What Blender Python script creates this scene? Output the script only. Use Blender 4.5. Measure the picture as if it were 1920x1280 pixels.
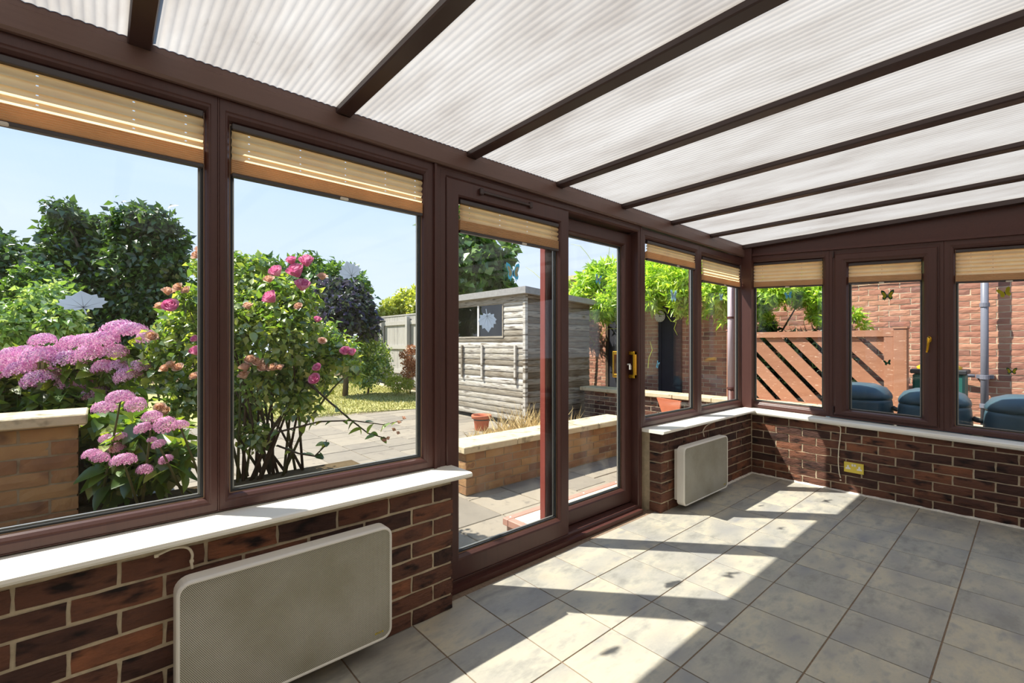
import bpy, math, random
import numpy as np
from mathutils import Matrix, Vector

for o in list(bpy.data.objects): bpy.data.objects.remove(o, do_unlink=True)
scene = bpy.context.scene
COL = scene.collection
RND = random.Random(7)
RNG = np.random.default_rng(11)

# ------------------------------------------------------------------ camera
F_PX, HORIZON = 869.0, 645.0
CAM = Vector((1.87, 0.0, 1.28))
YAW = math.atan2(980.0, F_PX)
RIGHT = Vector((math.cos(YAW), math.sin(YAW), 0)); FWD = Vector((-math.sin(YAW), math.cos(YAW), 0))
cam_d = bpy.data.cameras.new('camera'); cam = bpy.data.objects.new('camera', cam_d); COL.objects.link(cam)
cam_d.sensor_fit = 'HORIZONTAL'; cam_d.sensor_width = 36.0; cam_d.lens = 36.0 * F_PX / 1920.0
cam_d.shift_y = (HORIZON - 640.0) / 1920.0
cam_d.clip_start = 0.02; cam_d.clip_end = 300
cam.location = CAM; cam.rotation_euler = (math.pi / 2, 0, YAW)
scene.camera = cam

# ------------------------------------------------------------------ world, sun, exposure
SUN_TRAVEL = Vector((0.75 * math.cos(math.radians(54.5)), 0.661 * math.cos(math.radians(54.5)), -math.sin(math.radians(54.5))))
world = bpy.data.worlds.new('sky'); scene.world = world; world.use_nodes = True
wn = world.node_tree.nodes; wl = world.node_tree.links; wn.clear()
w_out = wn.new('ShaderNodeOutputWorld'); w_bg = wn.new('ShaderNodeBackground')
w_tc = wn.new('ShaderNodeTexCoord'); w_sep = wn.new('ShaderNodeSeparateXYZ'); w_rmp = wn.new('ShaderNodeValToRGB')
wl.new(w_tc.outputs['Generated'], w_sep.inputs[0]); wl.new(w_sep.outputs['Z'], w_rmp.inputs['Fac'])
e = w_rmp.color_ramp.elements
e[0].position = 0.0; e[0].color = (0.78, 0.85, 0.98, 1)
e[1].position = 1.0; e[1].color = (0.24, 0.45, 0.86, 1)
k = w_rmp.color_ramp.elements.new(0.20); k.color = (0.63, 0.755, 0.98, 1)
k = w_rmp.color_ramp.elements.new(0.45); k.color = (0.46, 0.67, 0.97, 1)
w_nz = wn.new('ShaderNodeTexNoise'); w_nz.inputs['Scale'].default_value = 1.6; w_nz.inputs['Detail'].default_value = 5
w_map = wn.new('ShaderNodeMapping'); w_map.inputs['Scale'].default_value = (1, 1, 4)
wl.new(w_tc.outputs['Generated'], w_map.inputs[0]); wl.new(w_map.outputs[0], w_nz.inputs['Vector'])
w_cr = wn.new('ShaderNodeValToRGB'); w_cr.color_ramp.elements[0].position = 0.5; w_cr.color_ramp.elements[1].position = 0.85
w_cr.color_ramp.elements[1].color = (0.5, 0.5, 0.5, 1)
wl.new(w_nz.outputs['Fac'], w_cr.inputs['Fac'])
w_mix = wn.new('ShaderNodeMixRGB'); w_mix.inputs['Color2'].default_value = (0.95, 0.96, 0.98, 1)
wl.new(w_cr.outputs['Color'], w_mix.inputs['Fac']); wl.new(w_rmp.outputs['Color'], w_mix.inputs['Color1'])
wl.new(w_mix.outputs[0], w_bg.inputs['Color']); wl.new(w_bg.outputs[0], w_out.inputs['Surface'])
w_bg.inputs['Strength'].default_value = 1.12

sun_d = bpy.data.lights.new('sun', 'SUN'); sun = bpy.data.objects.new('sun', sun_d); COL.objects.link(sun)
sun_d.energy = 9.2; sun_d.angle = math.radians(0.6); sun_d.color = (1.0, 0.94, 0.84)
sun.location = (-6, -6, 12); sun.rotation_euler = SUN_TRAVEL.to_track_quat('-Z', 'Y').to_euler()

vs = scene.view_settings
scene.display_settings.display_device = 'sRGB'
vs.view_transform = 'Standard'; vs.look = 'None'; vs.gamma = 1.0; vs.use_curve_mapping = False
vs.exposure = 0.18
scene.cycles.transparent_max_bounces = 24
scene.cycles.max_bounces = 10; scene.cycles.diffuse_bounces = 5; scene.cycles.glossy_bounces = 3; scene.cycles.transmission_bounces = 6
scene.cycles.sample_clamp_indirect = 4.0
scene.cycles.use_denoising = True

# ------------------------------------------------------------------ helpers
ORIG = {}
def lin(r, g, b):
    f = lambda c: (c / 255 / 12.92) if c / 255 <= 0.04045 else ((c / 255 + 0.055) / 1.055) ** 2.4
    return (f(r), f(g), f(b), 1)
def pix_ray(px, py): return RIGHT * ((px - 960) / F_PX) + FWD - Vector((0, 0, 1)) * ((py - HORIZON) / F_PX)
def on_x(px, py, x): d = pix_ray(px, py); return CAM + d * ((x - CAM.x) / d.x)
def on_y(px, py, y): d = pix_ray(px, py); return CAM + d * ((y - CAM.y) / d.y)
def at(px, py, dist): return CAM + pix_ray(px, py) * dist

def tag(o, label=None, cat=None, group=None, kind=None):
    if label: o['label'] = label
    if cat: o['category'] = cat
    if group: o['group'] = group
    if kind: o['kind'] = kind
    return o
def empty(name, loc, label=None, cat=None, group=None, kind=None, parent=None):
    o = bpy.data.objects.new(name, None); COL.objects.link(o); o.empty_display_size = 0.05
    ORIG[o] = Vector(loc)
    if parent: o.parent = parent; o.location = Vector(loc) - ORIG[parent]
    else: o.location = loc
    return tag(o, label, cat, group, kind)
def link_mesh(name, me, parent=None, loc=None, rot=None, scale=None):
    """an object of shared mesh data placed at world loc"""
    o = bpy.data.objects.new(name, me); COL.objects.link(o)
    loc = Vector(loc or (0, 0, 0)); ORIG[o] = loc
    if parent: o.parent = parent; o.location = loc - ORIG[parent]
    else: o.location = loc
    if rot is not None: o.rotation_euler = rot
    if scale is not None: o.scale = scale
    return o
def make_mesh(name, verts, faces, mat, smooth=False):
    me = bpy.data.meshes.new(name); me.from_pydata([tuple(v) for v in verts], [], [tuple(f) for f in faces])
    if mat:
        for m in (mat if isinstance(mat, (list, tuple)) else [mat]): me.materials.append(m)
    if smooth: me.polygons.foreach_set('use_smooth', [True] * len(me.polygons))
    me.update(); return me
def np_mesh(name, verts, quads, mat, smooth=False):
    me = bpy.data.meshes.new(name); verts = np.asarray(verts, np.float32); quads = np.asarray(quads, np.int32)
    n, k = quads.shape
    me.vertices.add(len(verts)); me.vertices.foreach_set('co', verts.ravel())
    me.loops.add(n * k); me.loops.foreach_set('vertex_index', quads.ravel())
    me.polygons.add(n); me.polygons.foreach_set('loop_start', np.arange(0, n * k, k, dtype=np.int32))
    me.polygons.foreach_set('loop_total', np.full(n, k, np.int32))
    if smooth: me.polygons.foreach_set('use_smooth', np.ones(n, bool))
    me.materials.append(mat); me.update(calc_edges=True); return me

class MB:
    def __init__(s): s.v = []; s.f = []; s.m = []; s.cur = 0
    def add(s, vs_, fs):
        b = len(s.v); s.v += [Vector(v) for v in vs_]
        for f in fs: s.f.append(tuple(i + b for i in f)); s.m.append(s.cur)
        return s
    def box(s, x0, x1, y0, y1, z0, z1, M=None):
        c = [Vector((x, y, z)) for x in (x0, x1) for y in (y0, y1) for z in (z0, z1)]
        if M: c = [M(*p) for p in c]
        return s.add(c, [(0, 1, 3, 2), (4, 6, 7, 5), (0, 4, 5, 1), (2, 3, 7, 6), (0, 2, 6, 4), (1, 5, 7, 3)])
    def bevbox(s, x0, x1, y0, y1, z0, z1, b=0.004, M=None):
        vs_ = []; idx = {}
        cs = [(x0, x1), (y0, y1), (z0, z1)]
        def vid(sx, sy, sz, ax):
            key = (sx, sy, sz, ax)
            if key not in idx:
                p = [cs[i][t] for i, t in enumerate((sx, sy, sz))]
                for i, t in enumerate((sx, sy, sz)):
                    if i != ax: p[i] += b if t == 0 else -b
                idx[key] = len(vs_); vs_.append(M(*p) if M else Vector(p))
            return idx[key]
        fs = []
        for ax in range(3):
            o1, o2 = [i for i in range(3) if i != ax]
            for t in (0, 1):
                q = []
                for a_, b_ in ((0, 0), (1, 0), (1, 1), (0, 1)):
                    k_ = [0, 0, 0]; k_[ax] = t; k_[o1] = a_; k_[o2] = b_
                    q.append(vid(*k_, ax))
                fs.append(tuple(q))
        for ax in range(3):
            o1, o2 = [i for i in range(3) if i != ax]
            for a_ in (0, 1):
                for b_ in (0, 1):
                    k0 = [0, 0, 0]; k0[o1] = a_; k0[o2] = b_; k1 = list(k0); k1[ax] = 1
                    fs.append((vid(*k0, o1), vid(*k1, o1), vid(*k1, o2), vid(*k0, o2)))
        for a_ in (0, 1):
            for b_ in (0, 1):
                for c_ in (0, 1): fs.append((vid(a_, b_, c_, 0), vid(a_, b_, c_, 1), vid(a_, b_, c_, 2)))
        return s.add(vs_, fs)
    def prism(s, poly, h0, h1, M):
        """poly in (a,b); extruded h0..h1; M(a,b,h) -> world"""
        n = len(poly)
        vs_ = [M(a, b, h0) for a, b in poly] + [M(a, b, h1) for a, b in poly]
        fs = [tuple(range(n))[::-1], tuple(range(n, 2 * n))] + [(i, (i + 1) % n, n + (i + 1) % n, n + i) for i in range(n)]
        return s.add(vs_, fs)
    def tube(s, pts, r, n=8, cap=True):
        pts = [Vector(p) for p in pts]; m = len(pts)
        rs = r if isinstance(r, (list, tuple)) else [r] * m
        rings = []; up = None
        for i, p in enumerate(pts):
            d = (pts[min(i + 1, m - 1)] - pts[max(i - 1, 0)]).normalized()
            if up is None: up = d.orthogonal().normalized()
            up = (up - d * up.dot(d)); up = up.normalized() if up.length > 1e-6 else d.orthogonal().normalized()
            sd = d.cross(up)
            rings.append([p + (up * math.cos(2 * math.pi * k / n) + sd * math.sin(2 * math.pi * k / n)) * rs[i] for k in range(n)])
        vs_ = [v for q in rings for v in q]
        fs = [(i * n + k, i * n + (k + 1) % n, (i + 1) * n + (k + 1) % n, (i + 1) * n + k) for i in range(m - 1) for k in range(n)]
        if cap: fs += [tuple(range(n))[::-1], tuple(range((m - 1) * n, m * n))]
        return s.add(vs_, fs)
    def lathe(s, prof, c, n=24, close=True):
        c = Vector(c); vs_ = [c + Vector((r * math.cos(2 * math.pi * k / n), r * math.sin(2 * math.pi * k / n), z)) for r, z in prof for k in range(n)]
        m = len(prof)
        fs = [(i * n + k, i * n + (k + 1) % n, (i + 1) * n + (k + 1) % n, (i + 1) * n + k) for i in range(m - 1) for k in range(n)]
        if close: fs += [tuple(range(n))[::-1], tuple(range((m - 1) * n, m * n))]
        return s.add(vs_, fs)
    def frame(s, M, u0, u1, v0, v1, wl, wr, wb, wt, prof):
        """mitred frame; prof = [(t 0..1 outer->inner, w)] closed round the back by the caller's points"""
        cor = [(u0, v0, wl, wb), (u1, v0, -wr, wb), (u1, v1, -wr, -wt), (u0, v1, wl, -wt)]
        vs_ = [M(u + t * a, v + t * b, w) for (u, v, a, b) in cor for (t, w) in prof]; k = len(prof); fs = []
        for c in range(4):
            d = (c + 1) % 4
            for i in range(k): j = (i + 1) % k; fs.append((c * k + i, d * k + i, d * k + j, c * k + j))
        return s.add(vs_, fs)
    def build(s, name, mat, parent=None, smooth=False, origin=None, **kw):
        og = ORIG[parent] if (parent is not None and origin is None) else Vector(origin or (0, 0, 0))
        me = make_mesh(name, [v - og for v in s.v], s.f, mat, smooth)
        if any(s.m): me.polygons.foreach_set('material_index', s.m)
        import bmesh
        bm = bmesh.new(); bm.from_mesh(me); bmesh.ops.recalc_face_normals(bm, faces=bm.faces); bm.to_mesh(me); bm.free()
        o = link_mesh(name, me, parent, og)
        return tag(o, **kw) if kw else o

# ------------------------------------------------------------------ materials
def new_mat(name):
    m = bpy.data.materials.new(name); m.use_nodes = True; nt = m.node_tree; nt.nodes.clear()
    out = nt.nodes.new('ShaderNodeOutputMaterial'); return m, nt, out
def N(nt, t, **kw):
    n = nt.nodes.new(t)
    for k_, v in kw.items():
        if k_ in n.inputs: n.inputs[k_].default_value = v
        else: setattr(n, k_, v)
    return n
def ramp(nt, cols, pos=None):
    r = nt.nodes.new('ShaderNodeValToRGB'); el = r.color_ramp.elements
    n = len(cols); pos = pos or [i / (n - 1) for i in range(n)]
    el[0].position = pos[0]; el[0].color = cols[0]; el[1].position = pos[-1]; el[1].color = cols[-1]
    for p, c in list(zip(pos, cols))[1:-1]: q = el.new(p); q.color = c
    return r
def obj_vec(nt, stretch=(1, 1, 1)):
    """object coordinates shifted by the object's own random number"""
    tc = N(nt, 'ShaderNodeTexCoord'); oi = N(nt, 'ShaderNodeObjectInfo'); mu = N(nt, 'ShaderNodeMath', operation='MULTIPLY'); mu.inputs[1].default_value = 37.0
    nt.links.new(oi.outputs['Random'], mu.inputs[0])
    ad = N(nt, 'ShaderNodeVectorMath', operation='ADD'); nt.links.new(tc.outputs['Object'], ad.inputs[0]); nt.links.new(mu.outputs[0], ad.inputs[1])
    mp = N(nt, 'ShaderNodeMapping'); mp.inputs['Scale'].default_value = stretch; nt.links.new(ad.outputs[0], mp.inputs[0])
    return mp.outputs[0]
def solid(name, col, rough=0.5, metal=0.0, spec=0.5, noise=0.0, nscale=30, stretch=(1, 1, 1), bump=0.0, bscale=None):
    m, nt, out = new_mat(name); p = N(nt, 'ShaderNodeBsdfPrincipled'); nt.links.new(p.outputs[0], out.inputs[0])
    p.inputs['Base Color'].default_value = col; p.inputs['Roughness'].default_value = rough; p.inputs['Metallic'].default_value = metal
    p.inputs['Specular IOR Level'].default_value = spec
    if noise or bump:
        v = obj_vec(nt, stretch); nz = N(nt, 'ShaderNodeTexNoise', Scale=nscale, Detail=5); nt.links.new(v, nz.inputs['Vector'])
        if noise:
            a = tuple(c * (1 - noise) for c in col[:3]) + (1,); b = tuple(min(1, c * (1 + noise)) for c in col[:3]) + (1,)
            r = ramp(nt, [a, b], [0.3, 0.7]); nt.links.new(nz.outputs['Fac'], r.inputs['Fac']); nt.links.new(r.outputs[0], p.inputs['Base Color'])
        if bump:
            nb = N(nt, 'ShaderNodeTexNoise', Scale=bscale or nscale * 3, Detail=4); nt.links.new(v, nb.inputs['Vector'])
            bp = N(nt, 'ShaderNodeBump', Strength=bump, Distance=0.004); nt.links.new(nb.outputs['Fac'], bp.inputs['Height']); nt.links.new(bp.outputs[0], p.inputs['Normal'])
    return m
def multi(name, cols, pos=None, scale=4, detail=6, rough=0.6, stretch=(1, 1, 1), spot=None, bump=0.0, bscale=60, piece=0.0, spec=0.4, bstretch=None):
    """mottled material; 'piece' shifts the colour of each piece by its own random number"""
    m, nt, out = new_mat(name); L = nt.links; p = N(nt, 'ShaderNodeBsdfPrincipled'); L.new(p.outputs[0], out.inputs[0])
    p.inputs['Roughness'].default_value = rough; p.inputs['Specular IOR Level'].default_value = spec
    v = obj_vec(nt, stretch); nz = N(nt, 'ShaderNodeTexNoise', Scale=scale, Detail=detail, Roughness=0.6); L.new(v, nz.inputs['Vector'])
    fac = nz.outputs['Fac']
    if piece:
        oi = N(nt, 'ShaderNodeObjectInfo'); ge = N(nt, 'ShaderNodeNewGeometry'); ad = N(nt, 'ShaderNodeMath', operation='ADD'); fr = N(nt, 'ShaderNodeMath', operation='FRACT')
        L.new(oi.outputs['Random'], ad.inputs[0]); L.new(ge.outputs['Random Per Island'], ad.inputs[1]); L.new(ad.outputs[0], fr.inputs[0])
        mx = N(nt, 'ShaderNodeMix'); mx.data_type = 'FLOAT'; mx.inputs[0].default_value = piece
        L.new(fac, mx.inputs[2]); L.new(fr.outputs[0], mx.inputs[3]); fac = mx.outputs[0]
    r = ramp(nt, cols, pos); L.new(fac, r.inputs['Fac']); c = r.outputs[0]
    if spot:
        col, sc, lo, hi = spot; n2 = N(nt, 'ShaderNodeTexNoise', Scale=sc, Detail=3); L.new(v, n2.inputs['Vector'])
        r2 = ramp(nt, [(0, 0, 0, 1), (1, 1, 1, 1)], [lo, hi]); L.new(n2.outputs['Fac'], r2.inputs['Fac'])
        mc = N(nt, 'ShaderNodeMixRGB'); L.new(r2.outputs[0], mc.inputs['Fac']); L.new(c, mc.inputs['Color1']); mc.inputs['Color2'].default_value = col; c = mc.outputs[0]
    L.new(c, p.inputs['Base Color'])
    if bump:
        vb = obj_vec(nt, bstretch or stretch); nb = N(nt, 'ShaderNodeTexNoise', Scale=bscale, Detail=5); L.new(vb, nb.inputs['Vector'])
        bp = N(nt, 'ShaderNodeBump', Strength=bump, Distance=0.006); L.new(nb.outputs['Fac'], bp.inputs['Height']); L.new(bp.outputs[0], p.inputs['Normal'])
    return m
def leafmat(name, cols, trans=0.42, gloss=0.05, tcol=None):
    m, nt, out = new_mat(name); L = nt.links
    oi = N(nt, 'ShaderNodeObjectInfo'); ge = N(nt, 'ShaderNodeNewGeometry'); ad = N(nt, 'ShaderNodeMath', operation='ADD'); fr = N(nt, 'ShaderNodeMath', operation='FRACT')
    L.new(oi.outputs['Random'], ad.inputs[0]); L.new(ge.outputs['Random Per Island'], ad.inputs[1]); L.new(ad.outputs[0], fr.inputs[0])
    r = ramp(nt, cols); L.new(fr.outputs[0], r.inputs['Fac'])
    d = N(nt, 'ShaderNodeBsdfDiffuse'); t = N(nt, 'ShaderNodeBsdfTranslucent'); g = N(nt, 'ShaderNodeBsdfGlossy', Roughness=0.35)
    L.new(r.outputs[0], d.inputs['Color'])
    hs = N(nt, 'ShaderNodeMixRGB', blend_type='MULTIPLY'); hs.inputs['Fac'].default_value = 1; hs.inputs['Color2'].default_value = tcol or (1.5, 1.45, 0.6, 1)
    L.new(r.outputs[0], hs.inputs['Color1']); L.new(hs.outputs[0], t.inputs['Color'])
    m1 = N(nt, 'ShaderNodeMixShader'); m1.inputs[0].default_value = trans; L.new(d.outputs[0], m1.inputs[1]); L.new(t.outputs[0], m1.inputs[2])
    m2 = N(nt, 'ShaderNodeMixShader'); m2.inputs[0].default_value = gloss; L.new(m1.outputs[0], m2.inputs[1]); L.new(g.outputs[0], m2.inputs[2])
    L.new(m2.outputs[0], out.inputs[0]); return m
def cloth(name, col, trans=0.5, noise=0.06):
    m, nt, out = new_mat(name); L = nt.links
    v = obj_vec(nt, (1, 1, 1)); nz = N(nt, 'ShaderNodeTexNoise', Scale=9, Detail=3); L.new(v, nz.inputs['Vector'])
    a = tuple(c * (1 - noise) for c in col[:3]) + (1,); b = tuple(min(1, c * (1 + noise)) for c in col[:3]) + (1,)
    r = ramp(nt, [a, b], [0.3, 0.7]); L.new(nz.outputs['Fac'], r.inputs['Fac'])
    d = N(nt, 'ShaderNodeBsdfDiffuse'); t = N(nt, 'ShaderNodeBsdfTranslucent'); L.new(r.outputs[0], d.inputs['Color']); L.new(r.outputs[0], t.inputs['Color'])
    m1 = N(nt, 'ShaderNodeMixShader'); m1.inputs[0].default_value = trans; L.new(d.outputs[0], m1.inputs[1]); L.new(t.outputs[0], m1.inputs[2]); L.new(m1.outputs[0], out.inputs[0])
    return m
def glassmat(name, tint=(0.97, 0.98, 0.975, 1), base=0.03, rim=0.55, smear=0.0):
    m, nt, out = new_mat(name); L = nt.links
    t = N(nt, 'ShaderNodeBsdfTransparent', Color=tint); g = N(nt, 'ShaderNodeBsdfGlossy', Roughness=0.02)
    lw = N(nt, 'ShaderNodeLayerWeight', Blend=0.5); pw = N(nt, 'ShaderNodeMath', operation='POWER'); pw.inputs[1].default_value = 4.0; L.new(lw.outputs['Facing'], pw.inputs[0])
    ma = N(nt, 'ShaderNodeMath', operation='MULTIPLY_ADD'); ma.inputs[1].default_value = rim; ma.inputs[2].default_value = base; L.new(pw.outputs[0], ma.inputs[0])
    mx = N(nt, 'ShaderNodeMixShader'); L.new(ma.outputs[0], mx.inputs[0]); L.new(t.outputs[0], mx.inputs[1]); L.new(g.outputs[0], mx.inputs[2]); res = mx.outputs[0]
    if smear:  # streaky pale diffuse film mixed over the glass
        v = obj_vec(nt, (1, 1, 0.25)); nz = N(nt, 'ShaderNodeTexNoise', Scale=7, Detail=6); L.new(v, nz.inputs['Vector'])
        r = ramp(nt, [(0, 0, 0, 1), (smear, smear, smear, 1)], [0.5, 0.8]); L.new(nz.outputs['Fac'], r.inputs['Fac'])
        d = N(nt, 'ShaderNodeBsdfDiffuse', Color=(0.8, 0.8, 0.78, 1)); m2 = N(nt, 'ShaderNodeMixShader'); L.new(r.outputs[0], m2.inputs[0]); L.new(res, m2.inputs[1]); L.new(d.outputs[0], m2.inputs[2]); res = m2.outputs[0]
    L.new(res, out.inputs[0]); return m
def polycarb(name):
    m, nt, out = new_mat(name); L = nt.links
    tc = N(nt, 'ShaderNodeTexCoord'); mp = N(nt, 'ShaderNodeMapping'); mp.inputs['Scale'].default_value = (0.45, 1.6, 1); L.new(tc.outputs['Object'], mp.inputs[0])
    nz = N(nt, 'ShaderNodeTexNoise', Scale=2.6, Detail=7, Roughness=0.62); L.new(mp.outputs[0], nz.inputs['Vector'])
    r = ramp(nt, [(0.24, 0.215, 0.19, 1), (0.325, 0.302, 0.275, 1), (0.385, 0.365, 0.34, 1)], [0.26, 0.45, 0.62]); L.new(nz.outputs['Fac'], r.inputs['Fac'])
    n2 = N(nt, 'ShaderNodeTexNoise', Scale=9, Detail=5, Roughness=0.7); L.new(mp.outputs[0], n2.inputs['Vector'])
    r2 = ramp(nt, [(0, 0, 0, 1), (0.55, 0.55, 0.55, 1)], [0.66, 0.8]); L.new(n2.outputs['Fac'], r2.inputs['Fac'])
    mc = N(nt, 'ShaderNodeMixRGB'); L.new(r2.outputs[0], mc.inputs['Fac']); L.new(r.outputs[0], mc.inputs['Color1']); mc.inputs['Color2'].default_value = (0.13, 0.108, 0.084, 1)
    d = N(nt, 'ShaderNodeBsdfDiffuse'); t = N(nt, 'ShaderNodeBsdfTranslucent'); L.new(mc.outputs[0], d.inputs['Color']); L.new(mc.outputs[0], t.inputs['Color'])
    m1 = N(nt, 'ShaderNodeMixShader'); m1.inputs[0].default_value = 0.74; L.new(d.outputs[0], m1.inputs[1]); L.new(t.outputs[0], m1.inputs[2]); L.new(m1.outputs[0], out.inputs[0])
    return m

M_FRAME = multi('rosewood_frame', [lin(62, 39, 36), lin(78, 49, 44), lin(69, 44, 40)], scale=3, rough=0.38, stretch=(14, 14, 1.2), bump=0.05, bscale=40, spec=0.4)
M_FRAMEH = multi('rosewood_frame_rail', [lin(62, 37, 35), lin(80, 48, 43), lin(70, 42, 39)], scale=3, rough=0.38, stretch=(14, 1.2, 14), bump=0.05, bscale=40, spec=0.4)
M_BEAM = multi('eaves_beam_brown', [lin(88, 64, 58), lin(104, 78, 70), lin(94, 70, 63)], scale=3, rough=0.4, stretch=(14, 1.2, 14), spec=0.4)
M_REDF = solid('sunlit_stile_red', lin(132, 62, 52), rough=0.45, noise=0.08, nscale=6, stretch=(10, 10, 1))  # sunlight on the door stile put into the colour, redder than the frame
M_BAR = solid('dark_glazing_bar', lin(56, 38, 36), rough=0.4)
M_GASK = solid('black_gasket', lin(28, 30, 34), rough=0.55)
M_BEAD = solid('glazing_bead_edge', lin(150, 118, 92), rough=0.4)
M_SPACER = solid('aluminium_spacer', lin(150, 150, 146), rough=0.35, metal=0.6)
M_GLASS = glassmat('window_glass', base=0.02, rim=0.4)
M_GLASSD = glassmat('door_glass', base=0.03, rim=0.5, smear=0.10)
M_SILL = solid('cream_sill', lin(238, 234, 222), rough=0.35, noise=0.03, nscale=8)
M_BRICK = multi('multi_red_brick', [lin(54, 42, 41), lin(82, 58, 51), lin(110, 74, 60), lin(96, 67, 57), lin(148, 96, 70), lin(168, 110, 78)], [0.12, 0.34, 0.50, 0.64, 0.86, 1.0], scale=7, detail=7, rough=0.85, stretch=(1, 1, 2.6), spot=(lin(40, 33, 33), 9, 0.54, 0.70), bump=1.0, bscale=30, piece=0.55, spec=0.2, bstretch=(1.2, 1.2, 4))
M_MORTAR = solid('buff_mortar', lin(190, 174, 148), rough=0.95, noise=0.15, nscale=40, bump=0.4)
M_TILE = multi('slate_floor_tile', [lin(140, 138, 131), lin(160, 157, 147), lin(177, 171, 156), lin(189, 180, 158), lin(159, 156, 148)], [0.30, 0.42, 0.51, 0.60, 0.72], scale=9, detail=14, rough=0.48, stretch=(1.8, 0.8, 1), spot=(lin(140, 140, 140), 4.5, 0.46, 0.74), bump=0.12, bscale=34, piece=0.16, spec=0.4)
M_GROUT = solid('brown_grout', lin(128, 108, 90), rough=0.9, noise=0.2, nscale=60)
M_WGROUT = solid('white_wall_edge_grout', lin(222, 216, 205), rough=0.9, noise=0.12, nscale=60, bump=0.6)
M_POLY = polycarb('polycarbonate_sheet')
M_BLIND = cloth('pleated_blind_cream', lin(255, 220, 170), 0.78)
M_BLINDS = cloth('pleated_blind_stack', lin(222, 188, 150), 0.42)
M_RAIL = solid('blind_rail_dark', lin(60, 52, 52), rough=0.4)
M_TAB = solid('clear_tab', lin(205, 196, 182), rough=0.2)
M_HEAT = solid('heater_casing_white', lin(226, 222, 214), rough=0.35)
M_BRASS = solid('polished_brass', lin(222, 168, 50), rough=0.22, metal=0.9)
M_BRASSP = solid('brass_plate', lin(205, 185, 80), rough=0.3, metal=0.6)
M_WHITE = solid('white_plastic', lin(235, 232, 224), rough=0.35)
M_CABLE = solid('white_cable', lin(226, 214, 190), rough=0.45)
M_PAINT = solid('cream_plaster', lin(226, 218, 202), rough=0.8, noise=0.03, nscale=5)
M_STICK = cloth('white_sticker', lin(214, 226, 240), 0.45)
M_VEIN = solid('grey_sticker_line', lin(120, 132, 150), rough=0.6)
M_BLUEW = cloth('blue_wing', lin(120, 196, 220), 0.45)
M_CREAMW = cloth('cream_wing', lin(226, 226, 190), 0.45)
M_GREENW = cloth('green_wing', lin(52, 96, 72), 0.35)
M_YELW = cloth('yellow_wing', lin(190, 180, 60), 0.4)
M_BODY = solid('butterfly_body', lin(40, 44, 52), rough=0.6)
M_CREAMW2 = cloth('pale_wing', lin(190, 222, 236), 0.5)
M_PBRICK = multi('buff_garden_brick', [lin(112, 84, 70), lin(152, 114, 82), lin(172, 138, 96), lin(142, 102, 80)], [0.15, 0.4, 0.65, 0.9], scale=6, rough=0.9, spot=(lin(96, 74, 66), 6, 0.58, 0.78), bump=0.5, bscale=40, piece=0.5, spec=0.2)
M_PMORT = solid('grey_garden_mortar', lin(150, 136, 112), rough=0.95, noise=0.15, nscale=30, bump=0.4)
M_COPE = multi('weathered_coping', [lin(176, 160, 128), lin(208, 192, 158), lin(190, 176, 146)], scale=7, rough=0.9, spot=(lin(120, 112, 92), 9, 0.56, 0.72), bump=0.6, bscale=40)
M_NBRICK = multi('neighbour_brick', [lin(112, 86, 82), lin(174, 122, 102), lin(192, 142, 116), lin(166, 114, 96), lin(134, 100, 92)], [0.1, 0.35, 0.55, 0.75, 0.92], scale=8, rough=0.9, stretch=(1, 1, 2), bump=0.7, bscale=26, piece=0.6, spec=0.2)
M_NMORT = solid('pale_neighbour_mortar', lin(208, 192, 164), rough=0.95, noise=0.1, nscale=30)
M_SLAB = multi('patio_slab', [lin(104, 97, 88), lin(134, 126, 114), lin(152, 142, 126), lin(122, 114, 106)], scale=3, rough=0.9, spot=(lin(122, 114, 104), 10, 0.6, 0.75), bump=0.3, bscale=60, piece=0.45, spec=0.2)
M_JOINT = solid('sandy_joint', lin(120, 108, 88), rough=1.0, noise=0.2, nscale=20)
M_LAWN = multi('dry_lawn', [lin(128, 134, 74), lin(160, 160, 96), lin(186, 178, 124), lin(200, 190, 146)], scale=1.2, rough=1.0, bump=0.6, bscale=80, spec=0.1)
M_SOIL = multi('garden_soil', [lin(62, 52, 40), lin(92, 78, 58), lin(120, 104, 78)], scale=6, rough=1.0, bump=0.8, bscale=40, spec=0.1)
M_SHED = multi('weathered_shed_board_pale', [lin(104, 92, 76), lin(156, 148, 134), lin(204, 199, 190), lin(140, 130, 114)], [0.25, 0.43, 0.58, 0.75], scale=5, detail=8, rough=0.9, stretch=(0.7, 0.7, 6), spot=(lin(80, 66, 52), 5, 0.54, 0.72), bump=0.5, bscale=20, piece=0.3, spec=0.15)
M_SHEDS = multi('weathered_shed_board_dark', [lin(74, 60, 46), lin(108, 94, 76), lin(146, 136, 122), lin(94, 80, 64)], [0.25, 0.43, 0.58, 0.75], scale=5, detail=8, rough=0.9, stretch=(0.7, 0.7, 6), spot=(lin(80, 66, 52), 5, 0.54, 0.72), bump=0.5, bscale=20, piece=0.3, spec=0.15)  # same board pattern as the front in darker colours, for the side
M_SHEDF = solid('shed_felt', lin(150, 148, 146), rough=0.95, noise=0.12, nscale=20)
M_FENCE = multi('grey_fence_board', [lin(140, 136, 132), lin(184, 180, 174), lin(164, 158, 150)], scale=6, rough=0.95, stretch=(3, 3, 0.6), piece=0.4, spec=0.1)
M_GATE = multi('brown_stained_board', [lin(140, 94, 72), lin(168, 120, 94), lin(184, 138, 112)], scale=4, rough=0.85, stretch=(1, 1, 5), spot=(lin(222, 190, 164), 14, 0.64, 0.72), piece=0.35, bump=0.3, spec=0.2)
M_DARKW = solid('dark_blue_door', lin(40, 42, 52), rough=0.6, noise=0.15, nscale=6)
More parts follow.
